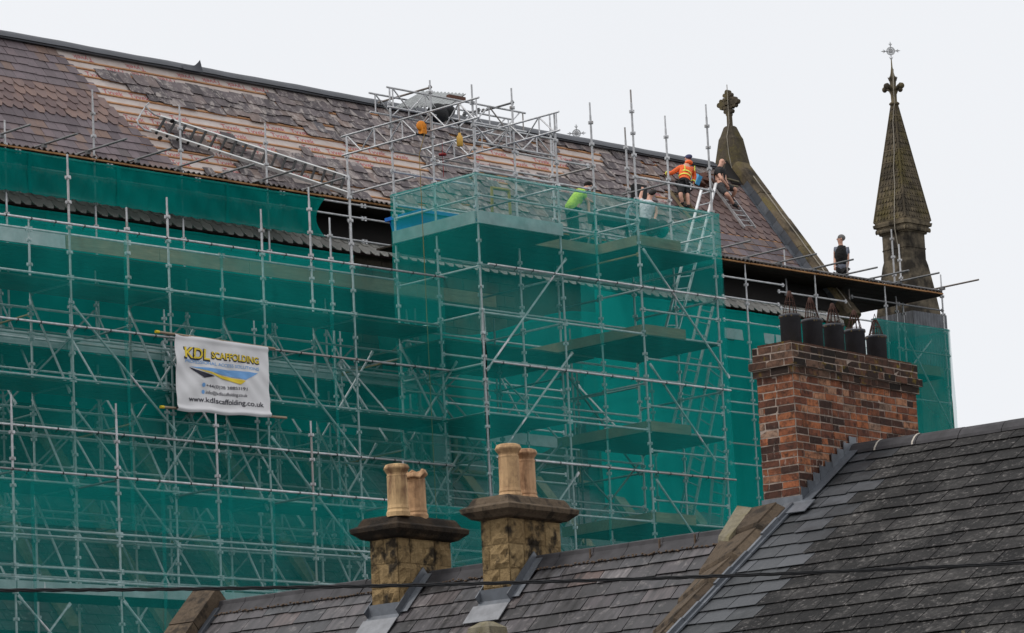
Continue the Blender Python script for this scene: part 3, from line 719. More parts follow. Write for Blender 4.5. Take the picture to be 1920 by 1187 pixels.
rt_ = mb.build('ridge_tiles', M_ridgetile, rh); mm.build('mortar_joints', plain('pale pointing', srgb(196, 188, 176), .9), rt_)
mb = MB(); mb.box(HW(RRX, (RY0+RY1)/2, 2.3), 6.4, RY1-RY0-.1, 4.6, HA)
mb.prism([HW(RRX-3.2, RY0+.05, 4.6), HW(RRX, RY0+.05, RRZ-.2), HW(RRX+3.2, RY0+.05, 4.6)], EY_*(RY1-RY0+.3)); mb.build('wall', M_render, rh)
mb = MB(); e0 = RQ(RY0, 4.43, -.05); eL = RY1-RY0
mb.path([e0+EX_*-.04+EZ_*-.05+EY_*t for t in np.linspace(0, eL, 12)], .055, 8); mb.ob(e0+EX_*.05-EZ_*.24, EX_*.02, EY_*eL, EZ_*.2)
gt = mb.build('gutter', M_gutter, rh); mb = MB()
P = hxyz(hp(1806, 1182, EX_, hxyz(e0)[0]-.1)); mb.box(HW(P[0], P[1], P[2]-.03), .01, .03, .06, HA); mb.build('bracket', M_palestone, gt)
# shared verge coping: brown stones, a pale top stone, lead edge
Lp = [hp(*p, EY_, 21.5) for p in ((1384, 955), (1349, 1012), (1309, 1077), (1269, 1132), (1222, 1190), (1170, 1250))]
Rp = [hp(*p, EY_, 20.98) for p in ((1458, 938), (1420, 985), (1372, 1040), (1330, 1085), (1262, 1160), (1200, 1230))]
mb = MB()
for i in range(5):
    a, b, c, d = Lp[i], Rp[i], Rp[i+1], Lp[i+1]; u = unit(c-b)*.008; j = EZ_*rnd.uniform(-.012, .012)
    u = unit(c-b)*.012; hi, lo = EZ_*(.02+rnd.uniform(-.006, .012)), EZ_*-.006
    ring_ = [a+u+lo, b+u+lo, c-u+hi, d-u+hi]; ctr = sum(ring_)/4
    mb.loft([[p-EZ_*.26 for p in ring_], [p-EZ_*.03 for p in ring_], [p+EZ_*.0+(ctr-p)*.035 for p in ring_]], rnd.random())
    bb, cc = b+u+lo, c-u+hi
    mb.prism([bb-EZ_*.02, cc-EZ_*.02, cc-EY_*.09-EZ_*.07, bb-EY_*.09-EZ_*.07], EZ_*-.12)
cp_ = mb.build('verge_coping', M_brownstone, rh)
mb = MB(); _up = EZ_*.035; a = hp(1383, 953, EY_, 21.52); b = hp(1346, 1013, EY_, 21.52); c = hp(1412, 957, EY_, 21.28); d = hp(1366, 1016, EY_, 21.28)
ring_ = [p+_up for p in (a, b, d, c)]; ctr = sum(ring_)/4; mb.loft([[p-EZ_*.36 for p in ring_], [p-EZ_*.03 for p in ring_], [p+(ctr-p)*.05 for p in ring_]], .5); mb.build('pale_coping_stone', M_palestone, cp_)
mb = MB()
ns = 10
for i in range(ns):
    t0, t1 = 1.25+i*.33, 1.25+(i+1)*.33-.004; wv = .012*math.sin(i*2.1)
    mb.ob(RQ(20.82, t0, .03), RQ(0, t1-t0, 0)-RQ(0, 0, 0), EY_*.05, RN*(.02)); mb.ob(RQ(20.86, t0, .03), RQ(0, t1-t0, 0)-RQ(0, 0, 0), EY_*.03, RN*(.05+wv))
mb.build('lead_flashing', M_lead, rh)
# brick stack
def bricks(mb, mo, x0, x1, y0, y1, z0, n, ch=.0763, e=0.0):
    mo.ob(HW(x0-e+.003, y0-e+.003, z0), EX_*(x1-x0+2*e-.006), EY_*(y1-y0+2*e-.006), EZ_*ch*n)
    for k in range(n):
        z = z0+k*ch
        for (o, u, nn, L) in ((HW(x0-e, y0-e, z), EX_, -EY_, x1-x0+2*e), (HW(x0-e, y1+e, z), -EY_, -EX_, y1-y0+2*e), (HW(x1+e, y0-e, z), EY_, EX_, y1-y0+2*e), (HW(x1+e, y1+e, z), -EX_, EY_, x1-x0+2*e)):
            t = -.1*(k % 2)
            while t < L-.01:
                w_ = rnd.choice((.218, .218, .108)) if L > 1 else (.218 if (k % 2) == 0 else .168)
                a, b = max(t, 0), min(t+w_, L)
                if L-b < .05: b = L
                if b-a > .03:
                    j = rnd.gauss(0, .0025)
                    mb.ob(o+u*(a+.006)+EZ_*(.0065+rnd.gauss(0, .0012))-nn*.09, u*(b-a-.013+rnd.gauss(0, .002)), EZ_*(ch-.0135), nn*(.09+abs(j)))
                t = b if b == L else t+w_
zt = 8.083; ch = .0763; bk, mo, mk_ = MB(), MB(), MB(); _jit = True
nb_ = 40; x0, x1, y0, y1 = BC
bricks(bk, mo, x0, x1, y0, y1, zt-ch*(4+nb_), nb_)
bricks(mk_, mo, x0, x1, y0, y1, zt-ch*4, 1, ch, .028)
bricks(mk_, mo, x0, x1, y0, y1, zt-ch*3, 1, ch, .056)
bricks(mk_, mo, x0, x1, y0, y1, zt-ch*2, 2, ch, .022)
mk_.prism([HW(x0+.02, y0+.02, zt), HW(x1-.02, y0+.02, zt), HW(x1-.02, y1-.02, zt), HW(x0+.02, y1-.02, zt)], EZ_*.03)
for q in (bk, mk_): q.v = [tuple(c+rnd.gauss(0, .0022) for c in p) for p in q.v]
bc = bk.build('chimney', M_brick, rh); mo.build('mortar', M_mortar, bc); mk_.build('chimney_cap', M_mossbrick, bc)
ym = (y0+y1)/2
for i, px in enumerate((1484, 1525, 1564.5, 1603.5, 1643)):
    P = hp(px, 640, EY_, ym); X = hxyz(P)[0]; top = hp(px, (595, 604, 613, 623, 634)[i], EY_, ym)[2]; r = .105; H = top-zt
    mb = MB(); mb.lathe([(r, -.0), (r, H-.03), (r*1.07, H-.028), (r*1.09, H-.012), (r*1.06, H), (r*.92, H+.004), (r*.86, H-.02), (r*.86, H-.3)], HW(X, ym, zt+.02), 28, HA); mb.build('chimney_pot', M_potblack, bc)
    mb = MB(); c0 = HW(X, ym, top+.01); hgt = (.25, .235, .225, .215, .185)[i]; tl = EX_*rnd.uniform(-.015, .015)
    for k in range(10):
        a = k*math.tau/10+.1*i; d = EX_*math.cos(a)+EY_*math.sin(a)
        mb.path([c0+d*r*.5-EZ_*.02, c0+d*r*.72+EZ_*.012, c0+d*r*.68+EZ_*.03, c0+d*.04+EZ_*hgt*.72+tl, c0+d*.014+EZ_*hgt+tl], .0042, 4)
    for hh, rr_ in ((.03, .07), (hgt*.55, .05)): mb.path([c0+EZ_*hh+(EX_*math.cos(t)+EY_*math.sin(t))*rr_ for t in np.linspace(0, math.tau, 15)], .004, 4)
    if i < 4: mb.lathe([(.034, hgt*.74), (.03, hgt*.8), (.02, hgt+.005), (.008, hgt+.01)], c0+tl, 10, HA)
    else: mb.path([c0+EX_*-.03+EZ_*hgt, c0+EZ_*(hgt+.06), c0+EX_*.03+EZ_*hgt], .004, 4)
    mb.build('wire_cage', M_rust, bc)
    mb = MB()
    for k in range(12): a = rnd.random()*6.28; mb.sphere(c0+(EX_*math.cos(a)+EY_*math.sin(a))*r*.95-EZ_*.012, .018, .018, .012, None, 5, 3)
    mb.build('lichen_rim', plain('ochre lichen', srgb(120, 104, 74), .95, 0, .5, 40), bc)
mb = MB(); s1 = (RRX-x0)/math.cos(RPT)                     # stepped lead up the side of the stack
mb.ob(RQ(y0-.14, s1+.02, .046), RQ(0, -s1-.02, 0)-RQ(0, 0, 0), EY_*.13, RN*.008)
for k in range(9):
    s = s1-.02-k*.135
    if s < -.05: break
    b0 = RQ(y0-.018-.002*(k % 2), s, .04); h = .15+rnd.uniform(-.01, .01)
    e_ = RQ(0, -.15, 0)-RQ(0, 0, 0); mb.prism([b0, b0+e_, b0+e_+EZ_*(h-.075), b0+EX_*.05+EZ_*(h+.005), b0+EX_*-.005+EZ_*(h+.01)], EY_*-(.006+.005*(k % 2)))
mb.ob(HW(x0-.012, y0-.03, RQ(0, s1, 0)[2]-.02), EX_*.01, EY_*(y1-y0+.05), EZ_*.13)
mb.ob(RQ(y0-.2, s1+.01, .05), RQ(0, .24, 0)-RQ(0, 0, 0), EY_*.36, RN*.01)
mb.build('lead_flashing', M_lead, bc)
# overhead cable: two strands twisted together
CD = 24.0
pts = []
for x in np.linspace(-700, 2700, 220):
    y = 1107-.0030*x-.0000125*x*x
    pts.append(CAM+ray(x, y)*(CD+0.0006*x))
mb = MB()
for ph in (0, 2.09, 4.19):
    mb.path([p+(V(0, 0, 1)*math.cos(i*.75+ph)+V(.7, -.7, 0)*math.sin(i*.75+ph))*.0075 for i, p in enumerate(pts)], .0068, 6)
tag(mb.build('overhead_cable', plain('black cable', (.012, .012, .013), .5)), 'thick black twisted cable stretched across in front of the roofs', 'cable')
# ------------------------------------------------------------------ scaffolding
def steel(name, lo, hi, rough=0.45, metal=0.45):
    m = NT(name); n = m.noise(9, 5, .65); n2 = m.noise(2.5, 4)
    c = m.mix(m.rnd(), (lo, lo, lo*1.02), (hi, hi, hi*1.02)); c = m.mix(m.ramp(m.rnd(), [(.93, 0), (.95, .7)]), c, (.17, .12, .085)); c = m.mix(m.ramp(n, [(.4, .45), (.62, 0)]), c, (lo*.55, lo*.54, lo*.52))
    c = m.mix(m.ramp(n2, [(.6, 0), (.72, .35)]), c, (.16, .12, .09))
    return m.set(c, rough, metal, .5)
M_steel = steel('galvanised tube', .50, .76, .45, .2)
M_mid = steel('mid grey scaffold tube', .26, .42, .5, .2)  # darker tube copy for the deep row, its shade put into the colour
M_dull = steel('dull scaffold tube', .14, .26, .6, .2)
M_alu = steel('aluminium', .55, .75, .4, .5)
M_rustpole = plain('brown painted pole', srgb(140, 106, 60), .7, 0, .3)
M_blackpole = plain('black pole', (.015, .015, .016), .5)
M_perf = plain('perforated steel plank', srgb(176, 182, 182), .5, .3, .2, 3)
M_hole = plain('punched hole shade', (.03, .03, .03), .9)
M_board = wood_mat('scaffold board', srgb(118, 104, 82), srgb(158, 142, 112))
M_under = wood_mat('shaded board underside', srgb(38, 32, 26), srgb(60, 49, 38))  # board colour darkened to carry the shade under the decks
M_edge = wood_mat('fresh timber edge', srgb(150, 104, 66), srgb(206, 158, 108))
M_tin = plain('weathered corrugated tin', srgb(78, 70, 64), .6, .3, .4, 3)
def net_mat(name, alpha, col=(.003, .34, .30), trans=.35):
    m = NT(name); t = m.t
    n = m.noise(.9, 4, .6, stretch=(1, 1, .35)); n2 = m.noise(60, 2, .5, stretch=(.12, .12, 1)); n3 = m.noise(.35, 3)
    c = m.mix(m.ramp(n, [(.35, .55), (.65, 0)]), col, (col[0]*.7, col[1]*.62, col[2]*.66))
    d = m.n('ShaderNodeBsdfDiffuse'); tr = m.n('ShaderNodeBsdfTranslucent'); m.l(c, d.inputs[0]); m.l(c, tr.inputs[0])
    mx = m.n('ShaderNodeMixShader'); mx.inputs[0].default_value = trans; m.l(d.outputs[0], mx.inputs[1]); m.l(tr.outputs[0], mx.inputs[2])
    tp = m.n('ShaderNodeBsdfTransparent'); m2 = m.n('ShaderNodeMixShader')
    a = m.math('ADD', m.math('MULTIPLY', m.ramp(n3, [(.35, 0), (.65, 1)]), .17), alpha-.085)
    m.l(a, m2.inputs[0]); m.l(tp.outputs[0], m2.inputs[1]); m.l(mx.outputs[0], m2.inputs[2]); m.l(m2.outputs[0], m.out.inputs[0])
    return m.m
M_netA = net_mat('dense green debris net', .82, (.003, .28, .24), .3)
M_netB = net_mat('green debris net', .34, (.014, .47, .41))
M_netF = net_mat('close green debris net', .62, (.005, .36, .31))
M_netT = net_mat('thin green debris net', .34, (.018, .50, .44))

GX = lambda k: 45.40+2.51*k
YC, YB, YB2, YB3, YA = 55.31, 56.58, 57.85, 59.75, 62.0
zat = lambda px, py, Y: pl(px, py, 1, Y)[2]
xat = lambda px, py, Y: pl(px, py, 1, Y)[0]
class Parts:
    def __init__(s, root): s.root = root; s.d = {}
    def add(s, name, mb, mat):
        a = np.array(mb.v); ctr = (a.min(0)+a.max(0))/2; x, y = px_of(ctr); ext = np.linalg.norm(a.max(0)-a.min(0))/np.linalg.norm(ctr-CAM)
        if not (-60 < x < 1980 and -60 < y < 1247): ext *= .01
        s.d.setdefault(name, []).append((-ext, len(s.d.get(name, [])), mb, mat))
    def done(s, cap=98):
        for name, L in s.d.items():
            L.sort(key=lambda t: t[:2])
            for _, _, mb, mat in L[:cap]: mb.build(name, mat, s.root)
            rest = L[cap:]
            if rest:
                m = MB()
                for _, _, mb, mat in rest: o = len(m.v); m.v += mb.v; m.f += [tuple(i+o for i in f) for f in mb.f]; m.r += mb.r; m.sm += mb.sm
                tag(m.build(name, rest[0][3], s.root), kind='stuff')
TR = .0242
def standard(ps, X, Y, z0, z1, mat=None, ph=0.0, lean=0.0):
    mb = MB(); mb.tube((X, Y, z0), (X, Y, z1-.3), TR, 8); mb.tube((X, Y, z1-.3), (X, Y, z1), TR*.8, 8)
    z = math.ceil((z0-ph)/.5)*.5+ph
    if z < 8 and z1 > 9: z = 8+((z-8) % .5)
    while z < z1-.25:
        mb.box((X, Y, z), .135, .03, .055); mb.box((X, Y, z), .03, .135, .055); mb.box((X, Y, z), .07, .07, .03); z += .5
    ps.add('standard', mb, mat or M_steel)
def member(ps, name, a, b, mat=None, r=TR, ends=True):
    mb = MB(); a, b = np.asarray(a, float), np.asarray(b, float); mb.tube(a, b, r, 8)
    if ends:
        d = unit(b-a); x, y = frame(d)
        for p, sgn in ((a, 1), (b, -1)): mb.box(p+d*.05*sgn, .06, .03, .10, (d, V(0, 0, 1) if abs(d[2]) > .95 else unit(np.cross(d, V(0, 0, 1))), V(0, 0, 1) if abs(d[2]) < .7 else x))
    ps.add(name, mb, mat or M_steel)
def tied(ps, a, b, mat=None):
    member(ps, 'ledger', a, b, mat, TR, False); a, b = np.asarray(a, float), np.asarray(b, float); mb = MB(); t = rnd.uniform(.1, .5); L = np.linalg.norm(b-a)
    while t < L: c = a+(b-a)*t/L; mb.tube(c-V(.012, 0, 0), c+V(.012, 0, 0), TR+.008, 6); mb.tube(c+V(0, .02, -.02), c+V(.03, .09, -.06), .006, 4); t += rnd.uniform(.5, .85)
    ps.add('net_tie', mb, M_blackpole)
def brace(ps, a, b, mat=None):
    mb = MB(); a, b = np.asarray(a, float), np.asarray(b, float); mb.tube(a, b, TR, 8); d = unit(b-a); x, y = frame(d)
    for p in (a, b): mb.box(p, .12, .03, .06, (d, x, y))
    ps.add('brace', mb, mat or M_steel)
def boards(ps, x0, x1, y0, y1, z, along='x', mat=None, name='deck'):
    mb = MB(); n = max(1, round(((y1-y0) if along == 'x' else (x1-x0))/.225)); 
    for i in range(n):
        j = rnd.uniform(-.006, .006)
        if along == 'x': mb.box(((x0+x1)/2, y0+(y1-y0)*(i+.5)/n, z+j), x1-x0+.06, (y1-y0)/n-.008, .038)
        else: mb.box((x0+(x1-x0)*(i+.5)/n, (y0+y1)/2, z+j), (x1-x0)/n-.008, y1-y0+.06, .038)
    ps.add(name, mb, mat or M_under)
def toe(ps, a, b, h=.225, mat=None, name='toe_board', t=.035):
    a, b = np.asarray(a, float), np.asarray(b, float); d = b-a; nn = unit(np.cross(d, V(0, 0, 1)))
    mb = MB(); mb.ob(a, d, nn*t, V(0, 0, h)); ps.add(name, mb, mat or M_board)
def perf(ps, a, b, h=.24):
    a, b = np.asarray(a, float), np.asarray(b, float); d = unit(b-a); L = np.linalg.norm(b-a); nn = unit(np.cross(d, V(0, 0, 1)))
    mb = MB(); mb.ob(a, d*L, nn*.04, V(0, 0, h)); mb.ob(a-nn*.03, d*L, nn*.03, V(0, 0, .03)); mb.ob(a-nn*.03+V(0, 0, h-.03), d*L, nn*.03, V(0, 0, .03))
    t = .62
    while t < L: mb.ob(a+d*t-nn*.012, d*.05, nn*.012, V(0, 0, h)); t += .62
    o = mb.build('steel_plank', M_perf, ps.root); hb = MB(); t = .06
    while t < L-.03:
        for r_ in range(3):
            c = a+d*(t+(.05 if r_ == 1 else 0))-nn*.003+V(0, 0, h*(.28+.22*r_)); hb.add([c-d*.016, c-V(0, 0, .016), c+d*.016, c+V(0, 0, .016)], [(0, 1, 2, 3)])
        t += .1
    hb.build('hole_pattern', M_hole, o)
DKS = (16.05, 14.05, 12.02)
# ---- main facade scaffold
main = thing('facade_scaffold', (GX(1), YB, 0), 'long multi level tube scaffold along the church wall left of the projecting bay', 'scaffold')
PS = Parts(main)
topB = {-2: 18.4, -1: 17.4, 0: zat(126, 289, YB), 1: zat(313, 370, YB), 2: zat(488, 392, YB), 3: zat(648, 327, YB)}
topB2 = {-2: 17.6, -1: 17.6, 0: zat(45, 408, YB2), 1: zat(231, 388, YB2), 2: zat(410, 502, YB2), 3: zat(567, 349, YB2)}
topC = {-2: 13.2, -1: zat(27, 740, YC), 0: zat(222, 757, YC), 1: zat(410, 775, YC), 2: zat(590, 790, YC), 3: zat(757, 865, YC)}
for k in range(-2, 4):
    standard(PS, GX(k), YB, 0, topB[k], ph=.12); standard(PS, GX(k), YB2, 0, topB2[k], ph=.1); standard(PS, GX(k), YC, 0, topC[k], ph=.2)
    standard(PS, GX(k+1), YB3, 0, zat(121, 544, YB3)+(.0, .05, -.04)[k % 3], ph=.3)
standard(PS, xat(622, 520, YB2+.4), YB2+.4, 12, zat(616, 408, YB2+.4), ph=.2)
for k in range(-2, 4):
    a, b = GX(k), GX(k+1)
    for z in (17.12, 16.12, 15.1, 14.1, 13.05, 12.05, 11.0, 10.05): tied(PS, (a, YB-.25, z), (b, YB-.25, z)) if z in (17.12, 15.1, 13.05) else member(PS, 'ledger', (a, YB, z), (b, YB, z))
    for z in (17.32, 15.72, 15.2, 13.72, 13.2, 11.7, 11.15, 10.4): member(PS, 'ledger', (a, YB2, z), (b, YB2, z))
    if k < 3:
        for z in (11.96, 10.91, 10.2, 9.98): tied(PS, (a, YC-.25, z), (b, YC-.25, z)) if z == 11.96 else member(PS, 'ledger', (a, YC, z), (b, YC, z))
    for z in (15.55, 14.9, 13.55, 12.95, 11.5, 10.9): member(PS, 'ledger', (GX(k+1), YB3, z), (GX(k+2), YB3, z))
    for z in DKS: boards(PS, a, b, YB+.03, YB2, z)
    if k < 3: boards(PS, a, b, YC+.03, YB-.04, 9.74)
for k in range(-2, 5):
    X = GX(k)
    for z in DKS: member(PS, 'transom', (X, YB, z-.04), (X, YB2, z-.04), M_dull)
    for z in (15.6, 13.6, 11.6): member(PS, 'transom', (X, YB2, z), (X, YB3, z-.05), M_rustpole if rnd.random() < .18 else M_dull)
    for z in (11.96, 9.95): 
        if k < 4: member(PS, 'transom', (X, YC, z), (X, YB, z), M_dull)
    for zt_ in (15.85, 13.85, 11.9):
        brace(PS, (X-.03, YB2-.05, zt_), (X-.03, YB+.1, zt_-1.95)); brace(PS, (X-.06, YB3, zt_-.1), (X-.06, YB2+.5, zt_-1.95))
        if k % 2 == 0 and k < 4: brace(PS, (X+.1, YB3-.05, zt_-2.3), (GX(k+1)-.1, YB3-.05, zt_-.25), M_dull)
        else: brace(PS, (X+.1, YB2+.05, zt_-2.2), (GX(k)+1.7, YB2+.05, zt_-.2))
for (k, z0_, z1_, Y) in ((0, 15.5, 13.3, YB), (0, 13.45, 11.0, YB), (2, 15.4, 13.1, YB), (2, 13.3, 11.0, YB), (-2, 15.4, 13.2, YB), (-2, 13.3, 11.1, YB), (0, 9.6, 7.2, YC), (2, 9.6, 7.2, YC), (-1, 9.6, 7.4, YC)):
    brace(PS, (GX(k)+.05, Y-.06, z0_), (GX(k+1)-.05, Y-.06, z1_))
brace(PS, (GX(-1), YC-.05, 8.2), (GX(-1)+1.2, YC-.05, 9.5))
# long braces back to the wall, boards inside
ZT1, ZT2 = zat(187, 474, YB3), zat(10, 640, YB3)
for k in range(-1, 6):
    brace(PS, (GX(k)+.4, YA-.4, 13.2), (GX(k)+.4, YB3+.2, 10.4), M_dull)
    toe(PS, (GX(k), YB3+.1, ZT1), (GX(k+1)-.03, YB3+.1, ZT1), .3) if k > 0 else perf(PS, (GX(k), YB3+.1, ZT1), (GX(k+1)-.03, YB3+.1, ZT1), .3)
    if k < 5:
        perf(PS, (GX(k), YB3+.15, ZT2), (GX(k+1)-.03, YB3+.15, ZT2), .28)
        boards(PS, GX(k), GX(k+1), YB3+.2, YA+.2, ZT2-.03); 
    boards(PS, GX(k), GX(k+1), YB3+.15, YA+.2, ZT1-.03)
for k in range(-2, 3): perf(PS, (GX(k), YC-.02, 9.72), (GX(k+1)-.03, YC-.02, 9.72), .2)
for k in range(-2, 8):
    ps_ = PS if k < 4 else None
    if ps_ is None: continue
    standard(PS, GX(k)+1.5, YB3+1.0, 8, 17.2+.2*(k % 3), M_mid, .15)
    for z in (16.9, 15.95, 14.95, 14.0, 13.0, 12.05): member(PS, 'ledger', (GX(k)+1.5, YB3+1.0, z), (GX(k+1)+1.5, YB3+1.0, z), M_dull if z in (15.95, 13.0) else M_mid)
    for zt_ in (16.5, 14.5, 12.6): brace(PS, (GX(k)+1.5, YB3+1.0, zt_), (GX(k)+1.5, YB3-.1, zt_-1.9), M_mid); brace(PS, (GX(k)+1.55, YB3+1.05, zt_-2), (GX(k+1)+1.45, YB3+1.05, zt_), M_dull)
PS.done()
# ---- projecting bay
bay = thing('bay_scaffold', (GX(5.5), YC, 0), 'projecting scaffold bay with loading decks and lattice beams above its netting', 'scaffold')
PB = Parts(bay)
tops = {(4, 'C'): (881, 158), (5, 'C'): (1042, 213), (6, 'C'): (1186, 169), (7, 'C'): (1329, 197), (4, 'B'): (803, 150), (5, 'B'): (957, 165), (6, 'B'): (1104, 192), (7, 'B'): (1246, 217),
        (4, 'D'): (721, 163), (5, 'D'): (880, 300), (6, 'D'): (1022, 212), (7, 'D'): (1167, 238)}
YY = {'C': YC, 'B': YB, 'D': YB2}
for (k, r), (px, py) in tops.items(): standard(PB, GX(k), YY[r], 0, zat(px, py, YY[r]), ph=.25)
for k in (4, 5, 6, 7):
    standard(PB, GX(k), YB3+.2, 6, 17.3, M_dull, .1); standard(PB, GX(k)+1.2, YB2+.7, 6, 16.0, M_dull, .2)
for k in (4, 5, 6):
    a, b = GX(k), GX(k+1)
    for z in (19.2, 17.2, 16.2, 15.1, 14.05, 13.07, 12.02, 11.0, 10.0)+((18.75,) if k < 6 else ()): tied(PB, (a, YC-.25, z), (b, YC-.25, z)) if z in (17.2, 15.1, 13.07) else member(PB, 'ledger', (a, YC, z), (b, YC, z))
    for z in (18.7, 17.6, 16.6, 15.5, 14.45, 13.4, 12.4, 11.3): member(PB, 'ledger', (a, YB, z), (b, YB, z))
    for z in (19.0, 17.9, 16.0, 14.9, 13.8, 12.8, 11.8, 10.7): member(PB, 'ledger', (a, YB2, z), (b, YB2, z))
    for z in (15.6, 13.6, 11.5): member(PB, 'ledger', (a, YB3+.2, z), (b, YB3+.2, z), M_dull)
for z in (19.75, 18.2, 16.75, 15.65, 14.6, 13.6, 12.5): member(PB, 'ledger', (GX(6), YC, z), (GX(7), YC, z))
for k in (4, 5, 6, 7):
    for z in (19.2, 18.7, 17.2, 16.2, 15.1, 14.05, 12.05, 11.0):
        if k == 5 and z in (18.7, 15.1): continue
        member(PB, 'transom', (GX(k), YC, z), (GX(k), YB, z)); member(PB, 'transom', (GX(k), YB, z-.02), (GX(k), YB2, z-.02), M_dull if k > 4 else M_steel)
    for z in (15.6, 13.6, 11.6): member(PB, 'transom', (GX(k), YB2, z), (GX(k), YB3+.2, z), M_dull)
    brace(PB, (GX(k), YB3, 15.9), (GX(k), YB2, 14)); brace(PB, (GX(k), YB3, 13.9), (GX(k), YB2, 12), M_dull)
    if k < 7: brace(PB, (GX(k)+.1, YB2+.06, 15.8-(k % 2)*2), (GX(k+1)-.1, YB2+.06, 13.6-(k % 2)*2), M_dull); brace(PB, (GX(k)+.1, YB2+.06, 11.7+(k % 2)*.3), (GX(k+1)-.1, YB2+.06, 13.8+(k % 2)*.3), M_dull)
Y_ = YC-.07
for p, q in (((1059, 488), (915, 691)), ((1071, 664), (940, 849)), ((1083, 889), (985, 1030)), ((1208, 470), (1365, 705)), ((1221, 686), (1339, 860)), ((1233, 903), (1330, 1045))):
    brace(PB, pl(*p, 1, Y_), pl(*q, 1, Y_))
# rails round the top, above the net
for p, q, Y in (((733, 321), (889, 348), YB2), ((733, 282), (889, 313), YB2), ((812, 305), (1044, 343), YB), ((967, 287), (1105, 312), YB), ((893, 318), (1108, 354), YB)):
    z = zat(*p, Y); member(PB, 'ledger', (xat(*p, Y), Y, z), (xat(*q, Y), Y, z))
z = zat(895, 310, YB2+.4); member(PB, 'ledger', (xat(895, 310, YB2+.4), YB2+.4, z), (xat(1027, 332, YB2+.4), YB2+.4, z), M_blackpole)
z = zat(1105, 312, YB); member(PB, 'transom', (GX(6), YB, z), (GX(6), YB2+.1, z))
z = zat(1247, 342, YB); member(PB, 'transom', (GX(7), YB, z), (GX(7), YB2+.2, z), M_dull)
for k in (6, 7): member(PB, 'transom', (GX(k), YC, 18.0), (GX(k), YB2, 18.0), M_rustpole if k == 6 else M_steel)
# decks
zd = 18.10
perf(PB, (GX(4)-.05, YC-.035, zd+.02), (GX(5)+.02, YC-.035, zd+.02), .27); perf(PB, (GX(4)-.05, YB2, zd+.02), (GX(4)-.05, YC, zd+.02), .27)
boards(PB, GX(4), GX(5), YC, YB2+.6, zd, 'x')
z2 = zat(1115, 478, YB)
boards(PB, GX(5), GX(6), YB, YB2+.8, z2, 'x'); boards(PB, GX(6), GX(7), YC, YB2+.8, z2, 'x')
toe(PB, (GX(5)-.5, YB-.04, z2), (GX(6), YB-.04, z2)); toe(PB, (GX(6)-.04, YB, z2), (GX(6)-.04, YC, z2)); toe(PB, (GX(6), YC-.04, z2), (GX(6)+1.3, YC-.04, z2)); toe(PB, (GX(6)+1.6, YB2, z2), (GX(7), YB2, z2))
for z in (16.18, 14.02, 12.0):
    boards(PB, GX(6), GX(7), YC, YB2, z, 'x'); toe(PB, (GX(6)-.04, YB2+(1.6 if z > 15 else .2), z), (GX(6)-.04, YC, z)); toe(PB, (GX(6), YC-.04, z), (GX(6)+1.3, YC-.04, z)); toe(PB, (GX(6)+1.5, YB, z-.02), (GX(7), YB, z-.02))
    if z != 16.18: boards(PB, GX(4), GX(5), YC, YB2, z+.02, 'x')
    else: boards(PB, GX(4)+.3, GX(6)-.1, YB+.2, YB3, z-.3, 'y')
perf(PB, (GX(4), YB3+.1, 14.4), (GX(7), YB3+.1, 14.4), .26)
# lattice beams over the roof
def lattice(a0, a1, b0, b1, n):
    a0, a1, b0, b1 = map(np.asarray, (a0, a1, b0, b1)); mb = MB(); r = TR*.95
    mb.tube(a0, a1, r, 8); mb.tube(b0, b1, r, 8)
    A = lambda t: a0+(a1-a0)*t; B = lambda t: b0+(b1-b0)*t
    for i in range(n):
        t0, t1 = .04+.92*i/n, .04+.92*(i+1)/n
        mb.tube(A(t0), B(t0), r*.72, 6) if i % 2 == 0 else None
        mb.tube(A(t0), B(t1), r*.72, 6) if i % 2 == 0 else mb.tube(B(t0), A(t1), r*.72, 6)
    mb.tube(A(.98), B(.98), r*.72, 6)
    PB.add('lattice_beam', mb, M_alu)
def LY(X, p0, p1, q0, q1, n):
    f = lambda p: pl(*p, 0, X); P0, P1, Q0, Q1 = f(p0), f(p1), f(q0), f(q1)
    z, zz_ = (P0[2]+P1[2])/2, (Q0[2]+Q1[2])/2
    lattice((X, P0[1], z), (X, P1[1], z), (X, P0[1], zz_), (X, P1[1], zz_), n)
def LX(Y, p0, p1, q0, q1, n):
    f = lambda p: pl(*p, 1, Y); P0, P1, Q0, Q1 = f(p0), f(p1), f(q0), f(q1)
    z, zz_ = (P0[2]+P1[2])/2, (Q0[2]+Q1[2])/2
    lattice((P0[0], Y, z), (P1[0], Y, z), (P0[0], Y, zz_), (P1[0], Y, zz_), n)
LY(GX(4)-.06, (640, 255), (898, 184.5), (642, 290.5), (900, 220.5), 9)
LY(GX(5)-.06, (789, 279), (1048, 211.5), (789, 313), (1049, 246), 9)
LX(YB2+.06, (692, 175), (958, 223), (695, 210), (960, 258), 8)
LX(YB+.5, (725, 163.5), (985, 212), (724, 199), (984, 247), 8)
LX(YB+.06, (884, 232), (1040, 262), (884, 262), (1040, 295), 5)
for p, q, X in (((709, 193), (809, 163), GX(4)+.4), ((903, 209), (963, 192), GX(5)+.06), ((868, 215), (900, 206), GX(5)-.6)):
    P, Q = pl(*p, 0, X), pl(*q, 0, X); z = (P[2]+Q[2])/2; member(PB, 'transom', (X, P[1], z), (X, Q[1], z), M_dull)
